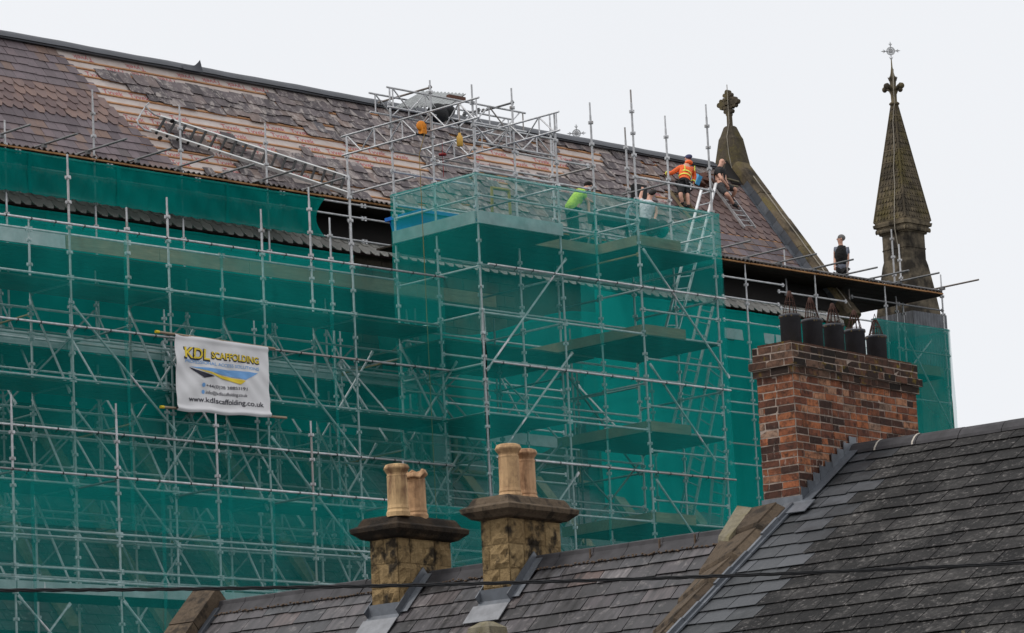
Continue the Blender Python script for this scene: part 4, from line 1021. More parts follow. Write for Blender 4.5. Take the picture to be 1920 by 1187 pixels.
for k in (4, 5, 6):
    standard(PB, GX(k)+.6, YB3+1.1, 8, 17.6, M_steel, .15)
    for z in (17.0, 16.0, 15.0, 14.0, 13.0, 12.0): member(PB, 'ledger', (GX(k)+.6, YB3+1.1, z), (GX(k+1)+.6, YB3+1.1, z), M_dull if z in (16.0, 13.0) else M_steel)
    for zt_ in (16.8, 14.8, 12.8): brace(PB, (GX(k)+.6, YB3+1.1, zt_), (GX(k)+.6, YB3, zt_-1.9)); brace(PB, (GX(k)+.65, YB3+1.15, zt_-2), (GX(k+1)+.55, YB3+1.15, zt_), M_dull)
PB.done()
# ---- eaves scaffold: the high walkway under the roof edge, round to the pinnacle
eav = thing('eaves_scaffold', (62, YA, 0), 'high walkway scaffold under the church eaves with corrugated edge reaching the pinnacle', 'scaffold')
PE = Parts(eav)
ZA = zat(330, 325, YA)-.02
XE = xat(1765, 537, YA)
for px, py, yq in ((174, 168, 420), (338, 197, 440), (499, 232, 460), (652, 255, 480), (7, 225, 420)): standard(PE, xat(px+6, yq, YA), YA, 0, zat(px, py, YA), ph=.2)
for px, py in ((1396, 490), (1527, 511), (1658, 531)): standard(PE, xat(px, py, YA), YA, 0, zat(px, py, YA), ph=.1)
standard(PE, XE, YA, 0, zat(1764, 515, YA), ph=.1)
for px, py in ((1470, 468), (1588, 490), (1671, 430)): standard(PE, xat(px, py, YA+.7), YA+.7, 0, zat(px, py, YA+.7), ph=.2)
for px, py in ((1447, 527), (1579, 548), (1685, 458)): standard(PE, xat(px, py, YA+1.2), YA+1.2, 0, zat(px, py, YA+1.2), ph=.3)
zr1, zr2 = zat(300, 352, YA), zat(300, 397, YA)
xl = GX(-1)+3
for a in range(11):
    X0 = xl+a*2.5
    if X0 > 59.6: break
    X1 = min(X0+2.5, 59.7)
    for z in (zr1, zr2, ZA-.06): member(PE, 'ledger', (X0, YA-.03, z), (X1, YA-.03, z))
for p, q, Y, m in (((1353, 517), (1470, 537), YA, None), ((1458, 546), (1588, 568), YA+.3, None), ((1595, 556), (1769, 582), YA, M_dull), ((1353, 555), (1462, 577), YA, None), ((1355, 599), (1464, 616), YA, None), ((1462, 577), (1640, 600), YA, None), ((1640, 600), (1775, 619), YA, None), ((1690, 655), (1782, 668), YA, None), ((1690, 745), (1784, 757), YA, None), ((1355, 480), (1765, 543), YA, M_dull)):
    z = zat(*p, Y); x0, x1 = xat(*p, Y), xat(*q, Y); n = max(1, round((x1-x0)/2.5))
    for i in range(n): member(PE, 'ledger', (x0+(x1-x0)*i/n, Y, z), (x0+(x1-x0)*(i+1)/n, Y, z), m)
brace(PE, pl(1690, 612, 1, YA-.06), pl(1785, 803, 1, YA-.06))
for (p, q) in (((0, 253), (57, 236)), ((81, 271.5), (145, 251.5)), ((163, 284), (238, 264)), ((255, 300), (322, 281)), ((333, 314), (400, 295)), ((412, 327), (478, 307)), ((490, 339), (556, 319)), ((580, 353), (645, 334)),
               ((1350, 466), (1408, 452)), ((1399, 483), (1473, 466)), ((1460, 492), (1531, 476)), ((1525, 504), (1600, 486)), ((1583, 515), (1645, 501)), ((1634, 522), (1704, 505)), ((1685, 528), (1761, 512)), ((1766, 539), (1835, 524))):
    P = pl(*p, 1, YA); X = P[0]; Q = pl(*q, 0, X); mb = MB(); mb.tube((X, YA+1.1, P[2]), (X, Q[1], P[2]+rnd.uniform(-.01, .03)), TR, 10); mb.box((X, YA-.03, P[2]-.03), .09, .1, .09); PE.add('transom', mb, M_dull)
P = pl(658, 363, 1, YA); Q = pl(781, 332, 0, P[0]); member(PE, 'transom', P, (P[0], Q[1], P[2]), M_steel)
# deck, corrugated tin with timber edge
for a in np.arange(44.5, 76.4, 2.5): boards(PE, a, min(a+2.5, 76.2), YA, YR-(ZR-ZA)/SP*CP-.1, ZA, 'x')
for a in np.arange(76.2, XE, 2.2): boards(PE, a, min(a+2.2, XE), YA, YA+4.6, ZA, 'x')
cx0 = 44.5
while cx0 < XE-.2:
    L = min(rnd.choice((.9, 1.7, 2.4)), XE-cx0); mb = MB(); ov = rnd.uniform(-.12, .0); dz = rnd.uniform(0, .02); nn = int(L/.155*10)
    yb = YR-(ZR-ZA)/SP*CP-.05 if cx0 < 75 else YA+4.5
    mb.grid(lambda u, v: V(cx0+u*L, YA+ov+v*(yb-YA-ov), ZA+.07+dz+.026*math.cos(u*L/.155*math.tau)), nn, 1, None, True)
    mb.grid(lambda u, v: V(cx0+u*L, YA+ov-.001, ZA+.07+dz+.026*math.cos(u*L/.155*math.tau)-.012*v), nn, 1, None, False)
    PE.add('corrugated_sheet', mb, M_tin); cx0 += L-.06
cx0 = 44.5
while cx0 < XE-.2:
    L = min(rnd.choice((1.2, 2.0, 2.6)), XE-cx0); toe(PE, (cx0, YA-.02, ZA+.005+rnd.uniform(0, .01)), (cx0+L-.02, YA-.02, ZA+.005), .035, M_edge, 'timber_edge', .05); cx0 += L
# black sheets added to paint the deep shade behind the walkway
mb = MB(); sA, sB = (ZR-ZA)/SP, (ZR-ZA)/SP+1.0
mb.ob(RP(57.2, sA, .1), V(76.2-57.2, 0, 0), RP(0, sB, 0)-RP(0, sA, 0), RNX*.012); PE.add('felt_sheet', mb, M_black)  # no real felt, a black sheet added as painted shade
mb = MB(); mb.ob((76.2, YA+4.6, ZA-1.9), (2.9, 0, 0), (0, .02, 0), (0, 0, 1.9)); PE.add('felt_sheet', mb, M_black)  # no real felt, a black sheet added as painted shade
for p, q in (((1357, 668), (1468, 684)), ((1362, 703), (1468, 719)), ((1362, 727), (1468, 742)), ((1362, 752), (1468, 766)), ((1362, 771), (1468, 785)), ((1366, 830), (1468, 842)), ((1368, 868), (1468, 879))):
    z = zat(*p, YA); member(PE, 'ledger', (xat(*p, YA), YA, z), (xat(*q, YA), YA, z))
for p, q in (((1362, 690), (1428, 815)), ((1364, 752), (1430, 872)), ((1366, 846), (1428, 950)), ((1700, 700), (1745, 640))): brace(PE, pl(*p, 1, YA+.6), pl(*q, 1, YA+.6))
standard(PE, xat(1430, 700, YA+1), YA+1, 0, zat(1424, 560, YA+1), None, .1)
for p, q, kind in (((1357, 634), (1466, 652), 'p'), ((1640, 690), (1768, 708), 't')):
    z = zat(*p, YA+.35); (perf if kind == 'p' else toe)(PE, (xat(*p, YA+.35), YA+.35, z), (xat(*q, YA+.35), YA+.35, z), .27)
    boards(PE, xat(*p, YA+.35), xat(*q, YA+.35), YA+.35, YA+1.0 if kind == 'p' else YA+1.3, z-.02)
PE.done()

# ------------------------------------------------------------------ debris nets, each sheet its own thing
def net(name, f, nu, nv, mat, label, nrm, amp=.03, hem=None):
    ph = rnd.random()*40; nrm = np.asarray(nrm, float); mb = MB()
    def fn(u, v):
        P = f(u, v); w_ = math.sin(ph+u*nu*.9+v*3)*.5+math.sin(ph*3+u*nu*.37-v*5)+.5*math.sin(u*nu*2.1+v*9+ph)+.9*(1-abs(math.sin(u*nu*.31+v*nv*.22+ph)))**4-.8*(1-abs(math.sin(u*nu*.23-v*nv*.17+ph*2)))**5
        tt = 1-abs(2*v-1)**3
        return P+nrm*amp*1.15*w_*(.35+.65*tt)+V(0, 0, .02*math.sin(ph+u*nu*1.3)*(1-v)*0)
    mb.grid(fn, nu, nv, .5, True)
    L = np.linalg.norm(f(1, .1)-f(0, .1)); H = np.linalg.norm(f(0, 1)-f(0, 0)); nk = max(1, int(L/2.9))
    for k in range(1, nk):
        u0 = (k+rnd.uniform(-.1, .1))/nk; mb.grid(lambda u, v: fn(min(1, u0+u*.09/L), v)+nrm*.02, 1, nv*2, .5, True)
    mb.grid(lambda u, v: fn(u, v*.05/H)+nrm*.012, nu, 1, .5, True)
    o = mb.build(name, mat); return tag(o, label, 'debris net', 'green debris nets on the scaffolds')
N1 = V(0, -1, 0)
xe = xat(600, 370, YA)
def fA(u, v):
    X = GX(-1)+2.5+(xe-GX(-1)-2.5)*u; zt_ = ZA-.06; zb = zr2-.06+.018*math.cos(X/.3*math.tau)*(1 if int(X*3) % 2 else .3)
    if u > .97: X -= .28*math.sin(v*math.pi*1.0)*(u-.97)/.03-.02
    return V(X, YA-.13, zt_+(zb-zt_)*v)
net('debris_net', fA, 190, 10, M_netA, 'narrow dense dark green net strip just under the walkway edge, upper left', N1, .02)
def rect(x0, x1, Y, zt, zb): return lambda u, v: V(x0+(x1-x0)*u, Y, zt+(zb-zt)*v)
net('debris_net', rect(GX(-2), GX(4), YB-.13, 17.12, 11.2), 90, 26, M_netB, 'widest green net sheet, hung behind the white banner', N1, .035)
net('debris_net', rect(GX(-2), GX(4)-.15, YC-.13, 11.96, 4.0), 90, 26, M_netT, 'lowest green net, on the outer row of poles at the bottom left', N1, .035)
net('debris_net', lambda u, v: V(GX(4)-.12, YB2-(YB2-YC+.12)*u, 19.2+(6-19.2)*v), 24, 60, M_netB, 'left side net of the projecting bay, narrow and steep in view', V(-1, 0, 0), .025)
net('debris_net', rect(GX(4)-.12, GX(7)+.1, YC-.13, 19.2, 6), 70, 60, M_netT, 'broad front net of the projecting bay below the four workers', N1, .035)
net('debris_net', lambda u, v: V(GX(7)+.12, YC-.1+(YB3-YC)*u, 19.2+(6-19.2)*v), 24, 50, M_netB, 'far side net of the projecting bay beside the ladders', V(1, 0, 0), .03)
net('debris_net', lambda u, v: V(xat(1320, 600, YA)+(xat(1662, 640, YA)-xat(1320, 600, YA))*u, YA-.13, zat(1353, 600, YA)+(9-zat(1353, 600, YA))*v), 40, 30, M_netB, 'green net between the projecting bay and the brick chimney', N1, .03)
zt2 = zat(1640, 600, YA)
net('debris_net', lambda u, v: V(xat(1628, 600, YA)+(XE+.02-xat(1628, 600, YA))*u, YA-.15, zt2+(9-zt2)*v), 30, 30, M_netF, 'green net wrapped round the foot of the pinnacle, far right', N1, .04)
net('debris_net', lambda u, v: V(XE+.1, YA-.12+3*u, zt2+(9-zt2)*v), 16, 24, M_netB, 'return net behind the pinnacle foot at the far right end', V(1, 0, 0), .03)
M_back = net_mat('back net', .88, (.006, .46, .395), .4)
net('debris_net', rect(GX(-2), GX(5)+.4, YA+.32, 18.98, 14.75), 70, 24, M_back, 'inner green net deep behind the scaffold poles, above the white banner', N1, .05)
net('debris_net', lambda u, v: V(GX(5)+1.1+(GX(8)-GX(5))*u, YA+.3, 17.9-.5*math.sin(u*5)+(15.2+.6*math.sin(u*7)-17.9)*v), 40, 14, net_mat('slack inner net', .62, (.006, .44, .38), .4), 'loose inner green net hanging behind the decks of the projecting bay', N1, .07)
net('debris_net', rect(GX(8)+.9, 76.0, YA+.32, 18.98, 12), 60, 24, M_back, 'inner green net on the church wall left of the brick chimney', N1, .05)
# ------------------------------------------------------------------ banner
M_banner = plain('white banner vinyl', srgb(226, 224, 224), .55, 0, .05, 2)
M_yel_ink = plain('yellow ink', srgb(236, 206, 60), .6, 0, .05); M_navy = plain('navy ink', srgb(24, 24, 44), .6, 0, .05); M_blue_ink = plain('sky blue ink', srgb(120, 172, 226), .6, 0, .06)
BY = YB-.42
bTL, bTR, bBL, bBR = (pl(*p, 1, BY) for p in ((328, 626), (502, 651), (332, 769), (507.5, 782)))
def bpt(u, v, off=0.0):
    P = (bTL*(1-u)+bTR*u)*(1-v)+(bBL*(1-u)+bBR*u)*v
    d = .014*math.sin(u*17+v*4)*math.sin(v*9+1)+.01*math.sin(u*41-v*23)*(1-abs(2*v-1))+.012*math.sin((u+v)*13)-.05*math.exp(-((v-.965)/.03)**2)*1-.02*math.exp(-((v-.03)/.03)**2)
    sag = .012*math.sin(u*math.pi*5)*v
    return P+V(0, d-off-.0, -sag-.02*math.sin(math.pi*u)*v)
ban = thing('banner', (bTL+bTR+bBL+bBR)/4*V(1, 1, 1), 'white scaffolding company banner with yellow and black lettering tied to the poles', 'banner')
mb = MB(); mb.grid(lambda u, v: bpt(u, v), 60, 60); mb.grid(lambda u, v: bpt(u, v, -.006), 30, 30); cloth = mb.build('banner_cloth', M_banner, ban)
def text_mesh(s, bold=0.0, shear=0.0):
    cu = bpy.data.curves.new('t', 'FONT'); cu.body = s; cu.size = 1; cu.offset = bold; cu.shear = shear
    to = bpy.data.objects.new('t', cu); me = bpy.data.meshes.new_from_object(to)
    v = np.array([tuple(q.co)[:2] for q in me.vertices]); f = [tuple(p.vertices) for p in me.polygons]
    bpy.data.objects.remove(to); bpy.data.curves.remove(cu); bpy.data.meshes.remove(me)
    return v, f
def put(s, u0, u1, vb, cap, mat, off, bold=0.0, name='lettering', parent=None, du=0, dv=0, ref='H'):
    v, f = text_mesh(s, bold); hv, _ = text_mesh(ref, bold); x0, x1 = v[:, 0].min(), v[:, 0].max(); ch_ = hv[:, 1].max()
    mb = MB(); mb.add([bpt(u0+(x-x0)/(x1-x0)*(u1-u0)+du, vb-y/ch_*cap+dv, off) for x, y in v], f); return mb.build(name, mat, parent or cloth)
for bo, off, mt in ((.055, .008, M_navy), (.018, .012, M_yel_ink)):
    e = .006 if bo > .05 else 0
    put('KDL', .095-e, .365+e, .285+e*1.2, .135+e*2.5, mt, off, bo, du=-.004 if e else 0, dv=.006 if e else 0); put('SCAFFOLDING', .385-e, .892+e, .252+e*1.2, .086+e*2, mt, off, bo, dv=.004 if e else 0)
put('PROFESSIONAL ACCESS SOLUTIONS', .10, .892, .352, .042, M_blue_ink, .008, .004)
put('+44(0)28 38853191', .315, .752, .655, .042, M_navy, .008, .003); put('info@kdlscaffolding.co.uk', .315, .757, .745, .045, M_navy, .008, .003)
put('www.kdlscaffolding.co.uk', .12, .925, .86, .068, M_navy, .008, .012)
def tri(pts, mat, off):
    mb = MB(); c = np.mean(pts, axis=0); n = 9
    for (p, q) in zip(pts, pts[1:]+pts[:1]):
        p, q = np.array(p), np.array(q); ix = {}; vs = []; fs = []
        for i in range(n+1):
            for j in range(n+1-i): ix[i, j] = len(vs); s_ = c+(p-c)*i/n+(q-c)*j/n; vs.append(bpt(s_[0], s_[1], off))
        for i in range(n):
            for j in range(n-i):
                fs.append((ix[i, j], ix[i+1, j], ix[i, j+1]))
                if i+j < n-1: fs.append((ix[i+1, j], ix[i+1, j+1], ix[i, j+1]))
        mb.add(vs, fs, .5, True)
    mb.build('logo_shape', mat, cloth)
tri([(.15, .40), (.40, .393), (.88, .388), (.74, .505), (.45, .455)], M_blue_ink, .010); tri([(.215, .42), (.48, .475), (.735, .52), (.685, .578), (.42, .49)], M_yel_ink, .014); tri([(.145, .408), (.27, .452), (.40, .50), (.29, .54)], M_navy, .012)
for v0 in (.632, .724): tri([(.287+.017*math.cos(a), v0+.028*math.sin(a)) for a in np.linspace(0, math.tau, 14)[:-1]], M_blue_ink, .008)
M_dirtypole = plain('dirty pole', srgb(150, 132, 112), .6, .2, .3); M_yelcap = plain('yellow cap', srgb(214, 186, 40), .5)
for p, q in (((293, 622), (515, 654)), ((302, 763), (537, 783.5))):
    P, Q = pl(*p, 1, BY+.03), pl(*q, 1, BY+.03); mb = MB(); mb.tube(P, Q, .027, 10); o = mb.build('banner_pole', M_dirtypole, ban); mb = MB(); mb.tube(P-V(.02, 0, 0), P+V(.07, 0, 0), .032, 10); mb.build('end_cap', M_yelcap, o)
mb = MB()
for u, v in ((.0, .02), (1, .02), (0, .97), (1, .97)):
    p = bpt(u, v); mb.tube(p+V(0, .0, 0), p+V(.05 if u else -.05, .4, .06), .012, 6)
mb.build('tie', M_blackpole, ban)

# ------------------------------------------------------------------ ladders
M_dullalu = steel('dull ladder alloy', .2, .32, .5, .2)
def ladder(label, a0, a1, b0, b1, n, mat, rail=(.028, .07), up=None):
    a0, a1, b0, b1 = map(np.asarray, (a0, a1, b0, b1)); root = thing('ladder', (a1+b1)/2, label, 'ladder', 'ladders on the roof and scaffold')
    d = unit(a1-a0); s_ = unit((b0-a0)-d*((b0-a0)@d)); nn = np.cross(d, s_); rg_ = []
    for p, q in ((a0, a1), (b0, b1)):
        mb = MB(); L = np.linalg.norm(q-p); mb.box((p+q)/2, rail[0], rail[1], L, (s_, nn, d)); mb.build('rail', mat, root)
    mb = MB()
    for i in range(n): t = (i+.5)/n; mb.tube(a0+(a1-a0)*t, b0+(b1-b0)*t, .034 if up else .016, 6)
    mb.build('rungs', up or mat, root); return root
RPX = lambda px, py, h: RP(*onroof(px, py, h), h)
M_lad = steel('worn ladder alloy', .42, .6, .45, .4); M_dkrung = plain('dark rung', (.015, .015, .015), .7)
M_rail = plain('bright ladder rail', (.72, .72, .70), .5, 0, .15); a0, a1, b0, b1 = RPX(300, 219, .14), RPX(655, 334, .14), RPX(283, 247, .14), RPX(648, 358, .14)
lr = ladder('long silver roof ladder with curved ridge hooks lying across the stripped slates', a0, a1, b0, b1, 19, M_rail, (.05, .08), M_dkrung)
mb = MB()
for P, hs_ in ((a0, ((300, 219), (288, 214), (279, 206), (273, 199), (279, 193))), (b0, ((283, 247), (270, 243), (259, 233), (257, 225), (262, 221)))):
    mb.path([RPX(*q, .14+.03*i) for i, q in enumerate(hs_)], .022, 7)
mb.tube(RPX(273, 199, .2), RPX(257, 225, .2), .018, 6); mb.build('hook', M_lad, lr)
mb = MB()
for q in ((323, 227), (300, 259)): c = RPX(*q, .2); mb.lathe([(.05, -.02), (.06, 0), (.05, .02)], c, 12, (unit(a1-a0), RNX, unit(np.cross(a1-a0, RNX))))
mb.build('wheel', M_blackpole, lr)
ladder('silver roof ladder under the man in black by the gable', RPX(1331, 340, .12), RPX(1396, 427, .12), RPX(1356, 347, .12), RPX(1416, 428, .12), 9, M_lad)
ladder('dull wooden roof ladder under the man in the orange jacket', RPX(1256, 358, .1), RPX(1296, 412, .1), RPX(1278, 362, .1), RPX(1316, 414, .1), 6, M_board)
YLd = YB+.15
PLd = lambda px, py, y=0: pl(px, py, 1, YLd+y)
ladder('tall aluminium ladder rising out above the bay net beside the roof workers', PLd(1316, 353), PLd(1246, 622), PLd(1345, 345), PLd(1268, 622), 12, M_alu)
ladder('ladder behind the bay net just below the tall one that rises above it', PLd(1315, 570, .6), PLd(1262, 795, .6), PLd(1337, 575, .6), PLd(1284, 800, .6), 10, M_dullalu)
ladder('ladder behind the bay net ending right of the twin buff chimney pots', PLd(1332, 680, .3), PLd(1275, 962, .3), PLd(1356, 700, .3), PLd(1296, 968, .3), 12, M_dullalu)
ladder('lowest short ladder behind the bay net beside the brick chimney', PLd(1342, 832, .9), PLd(1328, 992, .9), PLd(1363, 842, .9), PLd(1353, 995, .9), 8, M_dull)

# ------------------------------------------------------------------ people
M_skin = plain('skin', srgb(206, 158, 136), .6, 0, .08, 8); M_blackcl = plain('black cloth', (.012, .012, .013), .9, 0, .3); M_orange = plain('orange hi vis', srgb(246, 110, 50), .7, 0, .08, 9); M_lime = plain('lime band', srgb(226, 236, 92), .5, 0, .05)
M_greyshort = plain('dark grey cloth', srgb(62, 62, 64), .9); M_greycl = plain('grey cloth', srgb(118, 122, 134), .9); M_white = plain('pale grey tee shirt', srgb(206, 208, 212), .9); M_hv = plain('yellow hi vis', srgb(172, 214, 62), .7); M_leather = plain('brown leather', srgb(92, 58, 44), .7); M_boot = plain('dark boot', (.018, .018, .02), .7)
M_hairdk = plain('dark hair', (.014, .011, .01), .8); M_hairgr = plain('grey hair', srgb(112, 110, 108), .85); M_cap_ = plain('navy cap', srgb(58, 60, 92), .8); M_greentr = plain('dark green trousers', srgb(36, 60, 52), .9)
for m_ in (M_blackcl, M_orange, M_greyshort, M_greycl, M_white, M_hv, M_greentr):
    t_ = m_.node_tree; b_ = next(n for n in t_.nodes if n.type == 'BSDF_PRINCIPLED'); n_ = t_.nodes.new('ShaderNodeTexNoise'); n_.inputs['Scale'].default_value = 9; n_.inputs['Detail'].default_value = 3; n_.inputs['Distortion'].default_value = 1.2
    g_ = t_.nodes.new('ShaderNodeNewGeometry'); t_.links.new(g_.outputs['Position'], n_.inputs['Vector']); u_ = t_.nodes.new('ShaderNodeBump'); u_.inputs['Strength'].default_value = .9; u_.inputs['Distance'].default_value = .06
    t_.links.new(n_.outputs[0], u_.inputs['Height']); t_.links.new(u_.outputs[0], b_.inputs['Normal'])
def skinmesh(name, chains, mat, parent, sub=1):
    vs, es, rs, ix = [], [], [], {}
    for ch_ in chains:
        prev = None
        for key, P, r in ch_:
            if key in ix: i = ix[key]
            else: i = len(vs); ix[key] = i; vs.append(np.asarray(P, float)); rs.append(r)
            if prev is not None: es.append((prev, i))
            prev = i
    org = wloc(parent); me = bpy.data.meshes.new('sk'); me.from_pydata([tuple(v-org) for v in vs], es, [])
    o = bpy.data.objects.new('sk', me); COL.objects.link(o); o.modifiers.new('s', 'SKIN'); sm = o.modifiers.new('d', 'SUBSURF'); sm.levels = sub; sm.render_levels = sub
    sv = me.skin_vertices[0].data
    for i, r in enumerate(rs): sv[i].radius = (r, r) if not hasattr(r, '__len__') else r; sv[i].use_root = (i == 0)
    dg = bpy.context.evaluated_depsgraph_get(); nm = bpy.data.meshes.new_from_object(o.evaluated_get(dg)); bpy.data.objects.remove(o); bpy.data.meshes.remove(me)
    nm.materials.clear(); nm.materials.append(mat)
    for p in nm.polygons: p.use_smooth = True
    nm.name = name; q = bpy.data.objects.new(name, nm); COL.objects.link(q); q.parent = parent; return q
def lerp(a, b, t): return a+(b-a)*t
def person(label, J, face, up, cl):
    J = {k: np.asarray(v, float) for k, v in J.items()}
    ft = (J['aL']+J['aR'])/2; root = thing('person', ft, label, 'person', 'roof workers')
    face = unit(face); up = unit(up); sd = unit(np.cross(face, up)); pel, ch_, nk, hd = J['pel'], J['ch'], J['nk'], J['hd']
    ax = unit(hd-nk)
    hands = []
    for s_ in 'LR':
        e, h = J['e'+s_], J['h'+s_]; d = unit(h-e); x = unit(sd-d*(sd@d)) if abs(sd@d) < .9 else unit(up-d*(up@d)); y = np.cross(d, x)
        pm = h+d*.055
        for i in range(4):
            o = x*(.03-.02*i); l = (.05, .062, .058, .042)[i]
            hands.append([('pm'+s_, pm, .032), (f'k{s_}{i}', pm+o+d*.035, .0115), (f'm{s_}{i}', pm+o+d*(.035+l*.5)+y*.012, .0095), (f't{s_}{i}', pm+o+d*(.035+l*.85)+y*.035, .008)])
        hands.append([('pm'+s_, pm, .032), (f'th{s_}', pm+x*.045+d*.005, .0125), (f'tt{s_}', pm+x*.06+d*.035+y*.012, .0095)])
    chains = [[('pel', pel, .135), ('sp', lerp(pel, ch_, .5), .125), ('ch', ch_, .145), ('nb', lerp(ch_, nk, .7), .085), ('nk', nk, .058), ('jw', lerp(nk, hd, .55)+face*.02, .072), ('hd', hd, .088), ('tp', hd+ax*.075, .07)]]
    for s_ in 'LR':
        chains.append([('ch', ch_, .145), ('s'+s_, J['s'+s_], .066), ('ua'+s_, lerp(J['s'+s_], J['e'+s_], .5), .052), ('e'+s_, J['e'+s_], .043), ('fa'+s_, lerp(J['e'+s_], J['h'+s_], .4), .043), ('w'+s_, J['h'+s_], .029), ('pm'+s_, J['h'+s_]+unit(J['h'+s_]-J['e'+s_])*.055, .032)])
        k, a = J['k'+s_], J['a'+s_]
        chains.append([('pel', pel, .135), ('hp'+s_, J['p'+s_], .098), ('th_'+s_, lerp(J['p'+s_], k, .5), .082), ('k'+s_, k, .058), ('cf'+s_, lerp(k, a, .35), .06), ('a'+s_, a, .038), ('ft'+s_, J['t'+s_], .036)])
    skinmesh('body', chains+hands, M_skin, root, 1)
    t = cl.get('top')
    if t:
        g = .016; lc = [[('pel', lerp(pel, ch_, -.3), .158), ('lo', lerp(pel, ch_, .12), .162), ('sp', lerp(pel, ch_, .5), .125+g+.02), ('ch', ch_, .145+g), ('nb', lerp(ch_, nk, .62), .09)]]
        for s_ in 'LR':
            ar = [('ch', ch_, .145+g), ('s'+s_, J['s'+s_], .066+g), ('ua'+s_, lerp(J['s'+s_], J['e'+s_], .55), .052+g)]
            if cl.get('sleeve') == 'long': ar += [('e'+s_, J['e'+s_], .046+g), ('fa'+s_, lerp(J['e'+s_], J['h'+s_], .5), .044+g), ('w'+s_, lerp(J['e'+s_], J['h'+s_], .95), .036+g)]
            if cl.get('sleeve') == 'none': ar = ar[:1]+[('s'+s_, lerp(ch_, J['s'+s_], .8), .07)]
            lc.append(ar)
        skinmesh('jacket' if cl.get('sleeve') == 'long' else 'shirt', lc, t, root)
    if cl.get('vest'):
        skinmesh('body_warmer', [[('pel', lerp(pel, ch_, -.12), .17), ('sp', lerp(pel, ch_, .5), .178), ('ch', ch_+up*.03, .195), ('nb', lerp(ch_, nk, .6), .12)], [('ch', ch_+up*.03, .195), ('l', lerp(ch_, J['sL'], .75)+up*.02, .115)], [('ch', ch_+up*.03, .195), ('r', lerp(ch_, J['sR'], .75)+up*.02, .115)]], cl['vest'], root)
    lc = []
    for s_ in 'LR':
        k = J['k'+s_]; L = [('pel', pel, .152), ('hp'+s_, J['p'+s_], .116), ('th_'+s_, lerp(J['p'+s_], k, .5), .1)]
        if cl.get('long'): L += [('k'+s_, k, .075), ('cf'+s_, lerp(k, J['a'+s_], .5), .072), ('a'+s_, lerp(k, J['a'+s_], .95), .06)]
        else: L += [('k'+s_, lerp(J['p'+s_], k, .9), .084)]
        lc.append(L)
    skinmesh('trousers' if cl.get('long') else 'shorts', lc, cl['legs'], root)
    for s_ in 'LR':
        a, t_ = J['a'+s_], J['t'+s_]; skinmesh('boot', [[('c', lerp(a, J['k'+s_], .22), .052), ('a', a, .055), ('h', a+(t_-a)*.35-unit(J['k'+s_]-a)*.03, .056), ('t', t_, .047)]], M_boot, root)
    mb = MB(); hc = hd+ax*.02-face*.012
    hx = (sd, face, ax)
    if cl['hair'] == 'cap':
        mb.sphere(hc+ax*.035, .098, .112, .085, hx, 14, 8); mb.sphere(hc+ax*.025+face*.12, .07, .07, .012, hx, 10, 4); mb.build('cap', M_cap_, root)
    elif cl['hair'] != 'bald':
        mb.sphere(hc+ax*.03-face*.018, .092, .108, .095, hx, 14, 8); mb.build('hair', cl['hair'], root)
    mb = MB(); mb.sphere(hd+face*.098-ax*.005, .014, .02, .022, hx, 6, 4)
    for q in (-1, 1): mb.sphere(hd+sd*q*.088-ax*.0, .012, .022, .032, hx, 6, 4)
    o = mb.build('face', M_skin, root); mb = MB()
    for q in (-1, 1): mb.sphere(hd+face*.086+sd*q*.032+ax*.018, .012, .008, .007, hx, 6, 4); mb.box(hd+face*.088+sd*q*.034+ax*.034, .03, .008, .008, hx)
    mb.box(hd+face*.088-ax*.045, .045, .008, .008, hx); mb.build('eyes_and_mouth', M_hairdk, o)
    return root, J
def ring(mb, c, ax_, rx, ry, h, X, n=20, t=.006):
    Y = np.cross(ax_, X)
    P = lambda r, z, a: c+X*(rx+r)*math.cos(a)+Y*(ry+r)*math.sin(a)+ax_*z
    mb.grid(lambda u, v: P(t, (v-.5)*h, u*math.tau), n, 1)
# man in orange on the roof
R = RPX
J = dict(hd=R(1290, 297.5, .62), nk=R(1288.5, 306, .55), ch=R(1285.5, 320, .46), pel=R(1282.5, 345, .36), sL=R(1273.5, 315.5, .45), sR=R(1298.5, 316.5, .45), eL=R(1259, 325, .30), eR=R(1302.5, 331, .34), hL=R(1250, 325.5, .14), hR=R(1298.5, 344, .25),
         pL=R(1277.5, 348, .34), pR=R(1288, 349, .34), kL=R(1276, 366, .30), kR=R(1289, 368, .32), aL=R(1280, 381, .17), aR=R(1291, 387, .19))
for s_ in 'LR': J['t'+s_] = J['a'+s_]+V(.02, .14, .03)
p1, JJ = person('worker in orange hi vis jacket and shorts climbing the slates, seen from behind', J, V(.15, .8, .1), V(0, .2, 1), dict(top=M_orange, sleeve='long', legs=M_blackcl, hair='cap'))
axt = unit(JJ['ch']-JJ['pel']); Xs = unit(JJ['sR']-JJ['sL']); Xs = unit(Xs-axt*(Xs@axt)); mb = MB(); bt = MB()
for t in (.42, .66): ring(mb, lerp(JJ['pel'], JJ['ch'], t), axt, .168, .168, .045, Xs)
for s_ in 'LR':
    d = unit(JJ['h'+s_]-JJ['e'+s_]); x, y = frame(d); ring(mb, lerp(JJ['e'+s_], JJ['h'+s_], .75), d, .062, .062, .05, x, 12)
    mb.path([lerp(JJ['ch'], JJ['s'+s_], .75)+V(0, -.14, .06), lerp(JJ['ch'], JJ['s'+s_], .7)-axt*.12+V(0, -.16, 0)], .016, 5)
mb.build('reflective_band', M_lime, p1)
mb = MB(); mb.sphere(lerp(JJ['nk'], JJ['hd'], .2)-V(0, .05, .02), .12, .1, .07, None, 14, 8); mb.build('hood', M_orange, p1)
